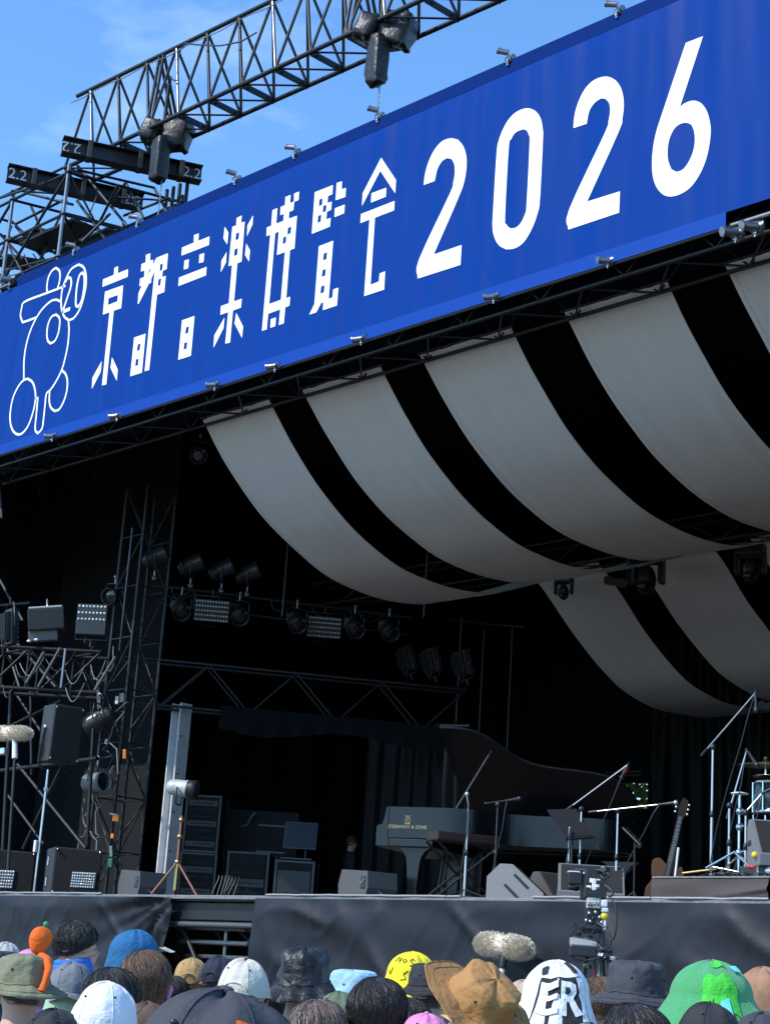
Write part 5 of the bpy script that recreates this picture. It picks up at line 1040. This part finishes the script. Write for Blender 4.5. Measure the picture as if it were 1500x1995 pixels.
# ------------------------------------------------------------------ the audience
def make_body():
    me = bpy.data.meshes.new('body'); V = []; E = []; Rr = []
    def add(p, r, par=None):
        V.append(p); Rr.append(r if isinstance(r, tuple) else (r, r))
        if par is not None: E.append((par, len(V)-1))
        return len(V)-1
    pel = add((0, 0, .93), (.15, .11)); be = add((0, 0, 1.1), (.14, .1), pel); ch = add((0, 0, 1.27), (.155, .11), be); uc = add((0, -.005, 1.385), (.11, .085), ch)
    nk = add((0, 0, 1.455), (.056, .056), uc); n2 = add((0, .008, 1.52), (.056, .06), nk); h1 = add((0, .02, 1.57), (.068, .085), n2); h2 = add((0, .012, 1.635), (.078, .1), h1); h3 = add((0, .005, 1.685), (.05, .065), h2)
    add((0, .118, 1.605), (.013, .016), h1)
    for s in (-1, 1):
        e = add((s*.083, -.005, 1.615), (.012, .022), h2)
        sh = add((s*.165, -.005, 1.375), .06, uc); el = add((s*.225, -.03, 1.10), .043, sh); wr = add((s*.235, .06, .87), .028, el); pm = add((s*.235, .085, .80), (.03, .018), wr)
        for k in range(4): f = add((s*.232, .055+.022*k, .735-.004*abs(k-1.5)), .009, pm); add((s*.222, .058+.022*k, .70-.006*abs(k-1.5)), .0075, f)
        t_ = add((s*.215, .125, .80), .010, pm); add((s*.21, .14, .77), .008, t_)
        hp = add((s*.09, 0, .86), .095, pel); kn = add((s*.1, .02, .48), .06, hp); an = add((s*.1, -.01, .09), .042, kn); add((s*.11, .12, .035), (.042, .03), an)
    me.from_pydata(V, E, []); ob = bpy.data.objects.new('body', me); col.objects.link(ob)
    md = ob.modifiers.new('skin', 'SKIN'); md.use_smooth_shade = True
    for i, v in enumerate(me.skin_vertices[0].data): v.radius = Rr[i]; v.use_root = (i == 0)
    ss = ob.modifiers.new('sub', 'SUBSURF'); ss.levels = 2; ss.render_levels = 2
    bpy.context.view_layer.update(); res = bpy.data.meshes.new_from_object(ob.evaluated_get(bpy.context.evaluated_depsgraph_get())); bpy.data.objects.remove(ob)
    for _ in range(3): res.materials.append(None)
    for p in res.polygons:
        c = p.center; p.use_smooth = True
        p.material_index = 1 if c.z > 1.465 or (abs(c.x) > .19 and c.z < .86) else 0 if c.z > .9 else 2
    return res
BODY = make_body(); BODY.name = 'person'
SKIN = mat('skin', (.58, .34, .24), .5, 0, .1, 20, spec=.4); TROU = mat('dark trousers', (.03, .033, .045), .8)
def cloth(n, c, var=.14, **k): return mat(n, c, .85, 0, var, 18, .45, 34, **k)
def hairmat(n, c, c2): return mat(n, c, .32, 0, .2, 55, .6, 90, spec=.6, stretch=(4, 4, .6), c2=c2)
HBLK = hairmat('black hair', (.004, .0035, .0035), (.05, .043, .04)); HBRN = hairmat('brown hair', (.025, .013, .008), (.24, .14, .085)); HBLD = hairmat('blond hair', (.3, .18, .07), (.55, .38, .18))
HC = Vector((0, .008, 1.635))
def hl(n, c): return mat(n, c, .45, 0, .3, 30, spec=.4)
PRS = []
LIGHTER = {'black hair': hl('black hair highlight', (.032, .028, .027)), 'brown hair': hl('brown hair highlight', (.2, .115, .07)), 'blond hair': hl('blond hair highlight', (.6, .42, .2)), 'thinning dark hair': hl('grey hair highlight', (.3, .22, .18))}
def person(name_label, px, top, D, extra, shirt, turn=0., hat_h=.0):
    o = bpy.data.objects.new('person', BODY); col.objects.link(o); tag(o, name_label, 'person', 'people in the audience')
    for i, m_ in enumerate((shirt, SKIN, TROU)): o.material_slots[i].link = 'OBJECT'; o.material_slots[i].material = m_
    extra(o)
    p = W(px, top, D=D); s = p.z/(1.705+hat_h)
    o.location = (p.x, p.y, 0); o.rotation_euler = (0, 0, R(47)+turn); o.scale = (s*lerp(1, 1/s, .8), s*lerp(1, 1/s, .8), s); PRS.append(o); return o
def shell(fn, nu, nv, name, m_, o, thick=.004):
    m = MB(); m.grid(fn, nu, nv); ob = m.build(name, m_, o); return ob
def hair(o, m_, rx=.092, ry=.112, rz=.105, nape=1.545, seed=0, n=1500, long=0., messy=.16):
    rr = random.Random(seed)
    if n <= 300: rx, ry, rz, n = .083, .1, .085, 0
    nb = math.acos(max(-.95, min(1, (nape-1.64)/rz)))
    def pt(a, t, k=1.):
        back = (1-math.cos(a))/2; ph = t*lerp(R(60), nb, min(1, back*1.25)**.6); z = 1.64+rz*math.cos(ph)
        r_ = math.sin(ph)**.92 if ph < math.pi/2 else lerp(1, .78, min(1, (ph-math.pi/2)/R(50)))
        x, y = math.sin(a)*rx*r_, math.cos(a)*ry*r_; lump = 1+.03*noise.noise(Vector((x*14, y*14, z*10+seed)))
        return Vector((x*lump*k, y*lump*k+.002, 1.64+(z-1.64)*lump*(1+(k-1)*.8)))
    m = MB(); m.grid(lambda u, v: pt(u*2*math.pi, v), 44, 20); h = m.build('hair', m_, o)
    if not n: return h
    for part_, (mm, cnt) in enumerate(((m_, int(n*1.5)), (LIGHTER.get(m_.name, m_), int(n*1.3)))):
        m = MB()
        for _ in range(cnt):
            a = rr.uniform(0, 2*math.pi); t0 = rr.uniform(.02, .8); ln = rr.uniform(.18, .45)+long; w = rr.uniform(.0007, .0021); drift = rr.gauss(0, messy); lf = rr.uniform(.15, 1); roll = rr.gauss(0, .7); prev = None
            for k in range(7):
                t = t0+ln*k/6
                if t > 1.06: break
                sw = .55*math.exp(-t*5); q = pt(a+drift*k/6+sw*2, min(t, 1.0), 1.008+.045*math.sin(k/6*math.pi)*lf+(.025*lf if k == 6 else 0))
                if t > 1: q.z -= (t-1)*.12
                if prev is not None:
                    dv = q-prev; nn = (q-HC).normalized(); s0 = dv.cross(nn)
                    s0 = s0.normalized() if s0.length > 1e-9 else Vector((1, 0, 0)); s0 = (s0*math.cos(roll)+nn*math.sin(roll))*w*(1-.7*k/6); m.add([prev-s0, prev+s0, q+s0*.8, q-s0*.8], [(0, 1, 2, 3)], True)
                prev = q
        m.build('strand', mm, h, kind='stuff')
    return h
def bucket(o, m_, r=.1, crown=.1, brim=.065, drop=.035, top=1.735, seed=0, soft=.014, tilt=0., zoff=0., rot=None):
    prof = [(0, top), (r*.55, top-.001), (r*.84, top-.008), (r*.93, top-.022), (r*.99, top-crown*.6), (r*1.05, top-crown), (r*1.05+brim*.5, top-crown-drop*.45), (r*1.05+brim, top-crown-drop), (r*1.05+brim*.98, top-crown-drop-.004), (r*1.03, top-crown-.006)]
    def fn(u, v):
        a = u*2*math.pi; k = v*(len(prof)-1); i = min(len(prof)-2, int(k)); t = k-i; rr_ = lerp(prof[i][0], prof[i+1][0], t); z = lerp(prof[i][1], prof[i+1][1], t)
        b = max(0, (i-5+t)/4) if i >= 5 else 0
        q = Vector((math.sin(a)*.92, math.cos(a)*1.06, 0)); d = soft*noise.noise(Vector((math.sin(a)*2.2+seed*3, math.cos(a)*2.2, z*13)))+soft*.22*noise.noise(Vector((math.sin(a)*5+seed, math.cos(a)*5, z*34)))
        w = .012*math.sin(2*a+seed)*b+.02*noise.noise(Vector((math.sin(a)*1.5, math.cos(a)*1.5, seed)))*b
        P_ = Vector((q.x*(rr_+d*(rr_/r)), q.y*(rr_+d*(rr_/r))+HC.y, z+w+d*.7+tilt*q.y*rr_+zoff))
        return P_ if rot is None else (Matrix.Rotation(rot[1], 3, 'Y') @ Matrix.Rotation(rot[0], 3, 'X') @ (P_-HC))+HC
    h = shell(fn, 56, 45, 'hat', m_, o)
    for vv in (6.3, 6.9): m = MB(); m.path([fn(k/48, vv/9)+Vector((0, 0, .0015)) for k in range(48)], .0012, 4, closed=True); m.build('stitch_line', m_, h)
    m = MB(); m.path([fn(k/48, 5.0/9)+Vector((math.sin(k/48*2*math.pi)*.003, math.cos(k/48*2*math.pi)*.003, .002)) for k in range(48)], .0022, 5, closed=True); m.build('seam', m_, h)
    for s in (-1, 1): m = MB(); m.lathe([(.0045, 0), (.0045, .003), (0, .003)], TR(fn(.5+s*.12, 3.8/9)+Vector((0, -.002, 0)), math.pi/2, 0, 0), 8); m.build('eyelet', BLKPL, h)
    return fn
def cap(o, m_, r=.1, top=1.74, back=False, seed=0, visor=True, button=None, low=1.615):
    def fn(u, v):
        a = u*2*math.pi; th = v*math.pi/2; e = math.sin(th)**.85; z = lerp(low, top, math.cos(th)**.9)
        seam = 1-.012*math.exp(-((math.sin(a*3))*6)**2); d = .012*noise.noise(Vector((math.sin(a)*2+seed, math.cos(a)*2, z*14)))
        return Vector((math.sin(a)*.9*r*e*seam*(1+d*3), math.cos(a)*1.1*r*e*seam*(1+d*3)+HC.y, z+d))
    h = shell(fn, 60, 20, 'cap', m_, o); s = -1 if back else 1
    for k in range(6): m = MB(); m.path([fn((k+.5)/6, v/10)+Vector((0, 0, .001)) for v in range(0, 11)], .0015, 4); m.build('seam', m_, h)
    m = MB(); m.ell((0, HC.y, top+.002), .009, .009, .006, 10, 6); m.build('button', button or m_, h)
    if visor:
        m = MB(); m.grid(lambda u, v: Vector((math.sin((u-.5)*2.3)*(.085+.0*v), s*(math.cos((u-.5)*2.3)*.105+.075*v*math.cos((u-.5)*2.6))+HC.y, low+.004-.02*v-.03*abs(u-.5)*2*v)), 20, 6); m.build('visor', m_, h)
    m = MB(); m.path([Vector((math.sin(t)*.045, -s*.112+HC.y, low+.012+math.cos(t)*.035)) for t in [x*.3-1.5 for x in range(11)]], .004, 5); m.build('strap', m_, h)
    for k in (-1, 1): m = MB(); m.lathe([(.004, 0), (.004, .003), (0, .003)], TR(fn(.5+k*.1, .5)+Vector((0, -.002, 0)), math.pi/2, 0, 0), 8); m.build('eyelet', BLKPL, h)
    return fn
def towel(o, m_, R0=.112, flare=.045, ln=.14, top=1.745, seed=0, fold=.1, name='towel', wide=1., lean=0.):
    def fn(u, v):
        a = (u-.5)*2*math.pi*.86+math.pi   # open towards the face
        if v < .5: q = v*2; r_ = R0*math.sin(q*math.pi/2); z = top-.11*(1-math.cos(q*math.pi/2)); b = 0
        else: b = (v-.5)*2; r_ = R0+flare*b**1.2; z = top-.11-ln*b
        f = 1+fold*(b+.12)*math.sin(a*5+seed)+.03*noise.noise(Vector((math.sin(a)*2+seed, math.cos(a)*2, z*12)))
        return Vector((math.sin(a)*.92*r_*f*wide+lean*b, math.cos(a)*1.08*r_*f+HC.y, z+.012*noise.noise(Vector((math.sin(a)*3, math.cos(a)*3+seed, 1)))))
    h = shell(fn, 60, 36, name, m_, o)
    m = MB(); m.path([fn(k/60, 1.0) for k in range(61)], .004, 5); m.build('hem', m_, h)
    return fn, h
def print_on(fn, h, loops, m_, name='print', off=.004, sub=3):
    """loops in (u, v) space of the cloth, laid 4 mm proud of it"""
    m = MB()
    for lp in loops:
        P = []
        for i in range(len(lp)):
            a, b = lp[i], lp[(i+1) % len(lp)]
            for k in range(sub): P.append((lerp(a[0], b[0], k/sub), lerp(a[1], b[1], k/sub)))
        us = [p[0] for p in P]; vs_ = [p[1] for p in P]; tri = tessellate_polygon([[Vector((x, y, 0)) for x, y in P]])
        V = []
        def up_(u, v): q = fn(u, v); n0 = (q-Vector((0, HC.y, 1.6))).normalized(); return q+n0*off
        F_ = []
        def rec(a, b, c, d):
            if d == 0: k = len(V); V.extend([up_(*a), up_(*b), up_(*c)]); F_.append((k, k+1, k+2)); return
            ab, bc, ca = [tuple((x+y)/2 for x, y in zip(p, q)) for p, q in ((a, b), (b, c), (c, a))]
            for t in ((a, ab, ca), (ab, b, bc), (ca, bc, c), (ab, bc, ca)): rec(*t, d-1)
        for t in tri: rec(*[(1-P[i][0], P[i][1]) for i in t], 2)
        m.add(V, F_, True)
    return m.build(name, m_, h)
def squiggle(fn, h, lines, m_, rad=.0022):
    for ln in lines: m = MB(); m.path([fn(u, v)+(fn(u, v)-HC).normalized()*.003 for u, v in ln], rad, 5); m.build('ink_mark', m_, h)
def collar(o, m_, z=1.475, r=.085, n=4, th=.014):
    for k in range(n): m = MB(); m.path([Vector((math.sin(a)*(r+.006*k), math.cos(a)*(r+.006*k)*.95-.005, z-.018*k+.012*math.cos(a))) for a in [i*2*math.pi/28 for i in range(28)]], th, 8, closed=True); m.build('towel_fold', m_, o)
NAVY = cloth('navy cotton', (.018, .022, .04)); OLIV = cloth('olive cotton', (.2, .2, .12)); MINT = cloth('mint cotton', (.36, .48, .33)); GREYS = mat('grey suede', (.16, .17, .185), .8, 0, .35, 12, .3, 60); WHT = cloth('white cotton', (.78, .79, .82), .04)
TAN = cloth('tan corduroy', (.42, .26, .1)); CREAM = cloth('cream twill', (.62, .58, .48), .06); BLKC = cloth('black twill', (.022, .022, .024)); BLKN = mat('black nylon', (.02, .02, .021), .45, 0, .3, 12, .6, 30)
SKYB = cloth('light blue cotton', (.34, .55, .68), .06); YELC = cloth('yellow towelling', (.82, .70, .02), .05); BRN = cloth('caramel brown twill', (.40, .20, .065), .1); CHAR = cloth('charcoal cotton', (.045, .047, .055)); GRN = mat('green towelling', (.05, .3, .1), .95, 0, .25, 40, .5, 200, sheen=.3, c2=(.1, .42, .16)); GRNL = cloth('bright green print', (.06, .55, .05)); CYAN = cloth('cyan felt', (.15, .62, .68), .04)
PINK = cloth('pink cotton', (.75, .25, .5)); BLUEC = cloth('bright blue towel', (.02, .16, .62)); HOOD = cloth('teal blue hood', (.012, .12, .27)); TEAL = cloth('teal shirt', (.12, .36, .42)); CAMO = mat('camouflage print', (.12, .07, .04), .85, 0, .1, 26, c2=(.55, .28, .15)); ORG = cloth('orange felt', (.85, .13, .01), .06); INK = mat('dark ink', (.03, .025, .03), .7); GRS = cloth('grey shirt', (.14, .14, .15)); WSH = cloth('white shirt', (.7, .7, .7), .04)

def p_boy(o): hair(o, HBLK, .09, .108, .1, 1.58, 1, 2600); collar(o, BLUEC, 1.555, .08)
person('person with black bowl cut hair and a bright blue towel round the neck', 152, 1790, 8.2, p_boy, BLKC, R(-62), .045)
def p_hood(o):
    hair(o, HBLK, n=300); towel(o, HOOD, .115, .02, .16, 1.755, 3, .06, 'hood'); m = MB(); m.grid(lambda u, v: Vector((math.sin((u-.5)*2.4)*.085, math.cos((u-.5)*2.4)*.09+.07+.06*v, 1.69-.02*v-.02*abs(u-.5))), 16, 5); m.build('cap_visor', CREAM, o)
person('person under a teal blue hood with a pale cap visor poking out', 262, 1813, 8.6, p_hood, HOOD, R(-60), .05)
person('person in a pale grey cap at the far left', 14, 1838, 9.6, lambda o: (hair(o, HBLK, n=200), cap(o, cloth('pale grey cap', (.4, .4, .39)), .1)), GRS, .2, .035)
person('person in a pink hood beside the orange felt clip', 62, 1852, 9.4, lambda o: towel(o, PINK, .112, .02, .14, 1.745, 2, .06, 'hood'), PINK, -.2, .04)
person('person in a dark navy hat cut by the left edge', 6, 1855, 8.8, lambda o: (hair(o, HBLK, n=200), bucket(o, NAVY, .105, .11, .05, .05, 1.745, 3)), NAVY, .3, .04)
def p_olive(o):
    hair(o, HBLK, n=300); bucket(o, OLIV, .108, .115, .06, .035, 1.745, 5, .018)
    cz_ = Vector((.02, -.03, 1.75))
    m = MB(); m.ell(TR(cz_+Vector((.015, 0, .055)), 0, .25, 0), .042, .03, .055, 18, 12, lambda v: Vector((v.x*(1+v.z*4), v.y, v.z))); m.build('felt_carrot', ORG, o)
    m = MB(); m.ell(cz_+Vector((.03, 0, .118)), .011, .01, .013, 10, 6); m.ell(cz_+Vector((-.02, -.02, -.008)), .022, .016, .01, 10, 6); m.build('felt_leaf', cloth('green felt', (.05, .3, .12)), o)
    m = MB(); m.path([cz_+Vector((.02, -.01, 0)), Vector((.055, -.08, 1.735)), Vector((.055, -.115, 1.70)), Vector((.045, -.128, 1.65)), Vector((.032, -.135, 1.612))], [.014, .016, .015, .013, .014], 8); m.build('felt_tail', ORG, o)
person('person in an olive bucket hat with an orange felt clip on top', 52, 1862, 6.3, p_olive, cloth('red print shirt', (.5, .12, .08)), R(25), .04)
person('person in a grey suede cap over a mint cloth', 143, 1876, 7.0, lambda o: (towel(o, MINT, .1, .03, .16, 1.7, 4, .05, 'mint_cloth'), cap(o, GREYS, .104, 1.745, True, 3)), MINT, .1, .04)
person('person with sleek black hair behind the white cap', 222, 1883, 5.95, lambda o: hair(o, HBLK, .1, .116, .108, 1.5, 6, 1700, .1), BLKC, .1, .048)
person('person in a plain white cap at lower left', 209, 1916, 5.1, lambda o: (hair(o, HBLK, n=200), cap(o, WHT, .112, 1.755, False, 5, low=1.58)), WSH, -.1, .05)
def p_brown(o):
    hair(o, HBRN, .1, .116, .11, 1.535, 8, 2200)
    m = MB(); m.path([Vector((.088, .0, 1.63)), Vector((.1, -.01, 1.6)), Vector((.094, -.005, 1.565)), Vector((.1, .0, 1.54))], [.008, .014, .01, .006], 7); m.build('pink_ear_loop', PINK, o)
person('person with tousled brown hair and a pink ear clip', 288, 1850, 6.75, p_brown, TEAL, .2, .05)
person('person in a tan cap with a blond ponytail', 375, 1868, 9.2, lambda o: (hair(o, HBLD, .079, .096, .08, 1.5, 9, 900, .2), cap(o, TAN, .1, 1.745, False, 6)), GRS, 0, .04)
person('person in a navy cap between the tan and the cream cap', 428, 1865, 8.9, lambda o: (hair(o, HBLK, n=200), cap(o, NAVY, .1, 1.745, False, 7)), NAVY, -.35, .04)
person('person in a cream baseball cap with dark hair below', 478, 1871, 6.35, lambda o: (hair(o, HBLK, .082, .1, .08, 1.54, 11, 900), cap(o, CREAM, .106, 1.75, False, 8, button=BLKPL)), WSH, -.25, .045)
person('person in a tall crumpled black bucket hat', 594, 1848, 6.9, lambda o: (hair(o, HBLK, n=300), bucket(o, BLKN, .104, .14, .05, .055, 1.765, 9, .024, .12)), WSH, -.35, .06)
def p_near(o):
    hair(o, HBLK, n=200); fn = cap(o, CHAR, .118, 1.745, False, 12, low=1.59)
    m = MB(); m.grid(lambda u, v: fn(lerp(.4, .46, u), lerp(.5, .75, v))*1.0+Vector((0, -.004, .003)), 8, 6); m.build('orange_patch', ORG, o)
person('person in a wide charcoal hat with an orange patch, nearest to the viewer', 438, 1950, 1.9, p_near, BLKC, .0, .03)
person('person in a light blue bucket hat', 690, 1892, 7.3, lambda o: (hair(o, HBLK, n=200), bucket(o, SKYB, .108, .12, .045, .045, 1.75, 13)), SKYB, .3, .045)
person('person with glossy black hair and a visible crown whorl', 739, 1903, 5.7, lambda o: hair(o, HBLK, .1, .116, .108, 1.52, 14, 2600), BLKC, .15, .048)
HTHIN = hairmat('thinning dark hair', (.02, .016, .014), (.16, .11, .08))
person('person with thinning dark hair at the bottom of the crowd', 624, 1946, 5.6, lambda o: hair(o, HTHIN, .096, .114, .1, 1.53, 15, 1500), GRS, .05, .04)
def p_yel(o):
    fn, h = towel(o, YELC, .13, .05, .17, 1.765, 6, .07); squiggle(fn, h, [[(.42, .3), (.44, .27), (.46, .31), (.44, .34), (.42, .37), (.46, .38)], [(.49, .3), (.51, .28), (.53, .31), (.51, .34), (.49, .31)], [(.55, .25), (.56, .33), (.58, .26), (.6, .33)], [(.47, .45), (.5, .5), (.48, .56), (.52, .58)], [(.6, .42), (.62, .5), (.64, .45)], [(.4, .5), (.42, .55), (.4, .6), (.44, .62)]], INK)
person('person under a bright yellow towel with ink scribbles', 803, 1860, 8.5, p_yel, YELC, -.3, .05)
person('person in a soft black hat in front of the yellow towel', 843, 1880, 7.6, lambda o: (hair(o, HBLK, .09, .105, n=300), bucket(o, BLKC, .102, .1, .03, .03, 1.745, 16, .018)), WSH, .1, .04)
person('person in a caramel brown wide brimmed hat', 935, 1882, 5.3, lambda o: (hair(o, HBLK, n=200), bucket(o, BRN, .112, .1, .09, .0, 1.75, 17, .014, 0, 0, (R(38), R(14)))), WSH, .45, .06)
def p_er(o):
    fn, h = towel(o, WHT, .122, .05, .14, 1.752, 8, .05)
    print_on(fn, h, [[(.36, .36), (.62, .34), (.66, .6), (.66, .93), (.33, .93), (.34, .6)]], BLKC, 'printed_panel', .003)
    print_on(fn, h, [[(.37, .41), (.465, .39), (.465, .46), (.41, .475), (.41, .53), (.46, .52), (.46, .58), (.405, .59), (.405, .68), (.462, .675), (.462, .75), (.352, .76)]], WHT, 'printed_letter', .006)
    print_on(fn, h, [[(.48, .39), (.535, .385), (.562, .42), (.565, .5), (.545, .555), (.585, .76), (.55, .77), (.52, .6), (.508, .6), (.505, .77), (.476, .77)]], WHT, 'printed_letter', .006)
    print_on(fn, h, [[(.502, .45), (.525, .445), (.53, .48), (.52, .515), (.5, .52)]], BLKC, 'printed_shape', .009); print_on(fn, h, [[(.59, .36), (.612, .36), (.65, .6), (.645, .85), (.615, .8), (.622, .6)]], WHT, 'printed_shape', .006)
    for lp in ([(.33, .24), (.38, .2), (.39, .3), (.36, .34)], [(.54, .12), (.58, .13), (.62, .3), (.57, .3)]): print_on(fn, h, [lp], BLKC, 'printed_shape')
person('person under a white towel printed with large black letters', 1087, 1875, 6.0, p_er, BLKC, .1, .045)
person('person with short dark brown hair beside the lettered towel', 1172, 1902, 7.4, lambda o: hair(o, HBRN, .092, .11, .09, 1.53, 19, 1000), GRS, -.3, .03)
person('person in a charcoal bucket hat with a drooping brim', 1243, 1875, 6.4, lambda o: (hair(o, HBLK, n=200), bucket(o, CHAR, .108, .115, .075, .035, 1.745, 20, .016, .05)), BLKC, .35, .04)
person('person with black hair in front of the charcoal hat', 1242, 1955, 4.9, lambda o: hair(o, HBLK, .1, .116, .1, 1.52, 21, 2200), BLKC, 0, .04)
def p_grn(o):
    fn, h = towel(o, GRN, .13, .11, .15, 1.755, 10, .05, wide=1.08)
    for lp in ([(.42, .36), (.45, .3), (.48, .33), (.52, .3), (.56, .33), (.58, .42), (.57, .7), (.54, .68), (.53, .5), (.51, .72), (.48, .7), (.47, .52), (.45, .72), (.425, .68)], [(.44, .14), (.5, .11), (.57, .14), (.55, .22), (.46, .22)]): print_on(fn, h, [lp], GRNL, 'printed_shape')
    print_on(fn, h, [[(.495, .56), (.53, .54), (.535, .72), (.49, .74)]], CYAN, 'felt_tag', .009); print_on(fn, h, [[(.60, .18), (.66, .2), (.65, .27), (.6, .25)]], CYAN, 'felt_tag', .009)
    squiggle(fn, h, [[(.512, .61), (.513, .615)], [(.503, .675), (.51, .69), (.52, .685)]], INK, .004)
person('person under a green towel with bright green print and cyan tags', 1388, 1873, 5.5, p_grn, GRN, .0, .05)
person('person in a black cap in front of the green towel', 1384, 1958, 4.8, lambda o: (hair(o, HBLK, n=200), cap(o, BLKC, .104, 1.745, False, 22)), BLKC, .1, .04)
person('person in a camouflage bandana at the right edge', 1487, 1886, 6.4, lambda o: (hair(o, HBRN, n=300), towel(o, CAMO, .108, .0, .06, 1.745, 12, .05, 'bandana')), CAMO, .2, .04)
person('person in a black cap at the bottom left corner', 106, 1968, 5.0, lambda o: (hair(o, HBLK, n=200), cap(o, BLKC, .1, 1.745, False, 24)), BLKC, -.2, .04)
person('person in a pink cap half hidden by the caramel hat', 832, 1976, 5.6, lambda o: (hair(o, HBRN, n=300), cap(o, PINK, .1, 1.745, False, 25)), PINK, .1, .04)
person('person in a dark grey cap at the bottom right corner', 1484, 1974, 5.0, lambda o: (hair(o, HBLK, n=200), cap(o, CHAR, .1, 1.745, False, 26)), GRS, -.1, .04)
for lb_, px_, tp_, D_, kind_, col_ in (('person with dark hair behind the brown haired head', 338, 1902, 9.0, 'h', GRS), ('person with black hair between the cream cap and the black bucket hat', 536, 1912, 8.2, 'h', WSH), ('person in a dusty green cap below the light blue hat', 662, 1935, 6.6, cloth('dusty green twill', (.12, .16, .1)), GRS),
   ('person with black hair between the whorled head and the caramel hat', 800, 1945, 6.9, 'h', BLKC), ('person in a beige cap behind the caramel hat brim', 1020, 1912, 8.0, cloth('beige twill', (.5, .38, .28)), GRS), ('person with brown hair between the charcoal hat and the green towel', 1312, 1935, 7.0, 'b', WSH), ('person in a black cap behind the navy and cream caps', 452, 1890, 9.8, BLKC, BLKC), ('person in a brown cap low between the white cap and the near hat', 290, 1955, 5.4, cloth('brown twill', (.1, .06, .04)), TEAL)):
    person(lb_, px_, tp_, D_, (lambda o: hair(o, HBLK if kind_ == 'h' else HBRN, seed=int(px_), n=1300)) if kind_ in ('h', 'b') else (lambda o: (hair(o, HBLK, n=200), cap(o, kind_, .1, 1.745, False, px_ % 7))), col_, rnd.uniform(-.4, .4), .04)
# stagehand in the dark beside the curtain
def p_hand(o): hair(o, HBLK, n=200); cap(o, cloth('rust cap', (.1, .045, .02)), .1, 1.74, False, 30)
o = person('stagehand in dark clothes and a rust cap beside the back curtain', 690, 1530, 22, p_hand, BLKC, R(-70), .04)
p = W(690, 1560, Y=21.5); o.location = (p.x, p.y, DECK); o.scale = (1, 1, 1); o['group'] = 'stage crew'
for o in PRS:
    if o.location.z == 0 and not 1.3 < o.scale.z*1.75 < 1.95: print('HEIGHT', o['label'], round(o.scale.z*1.75, 2))
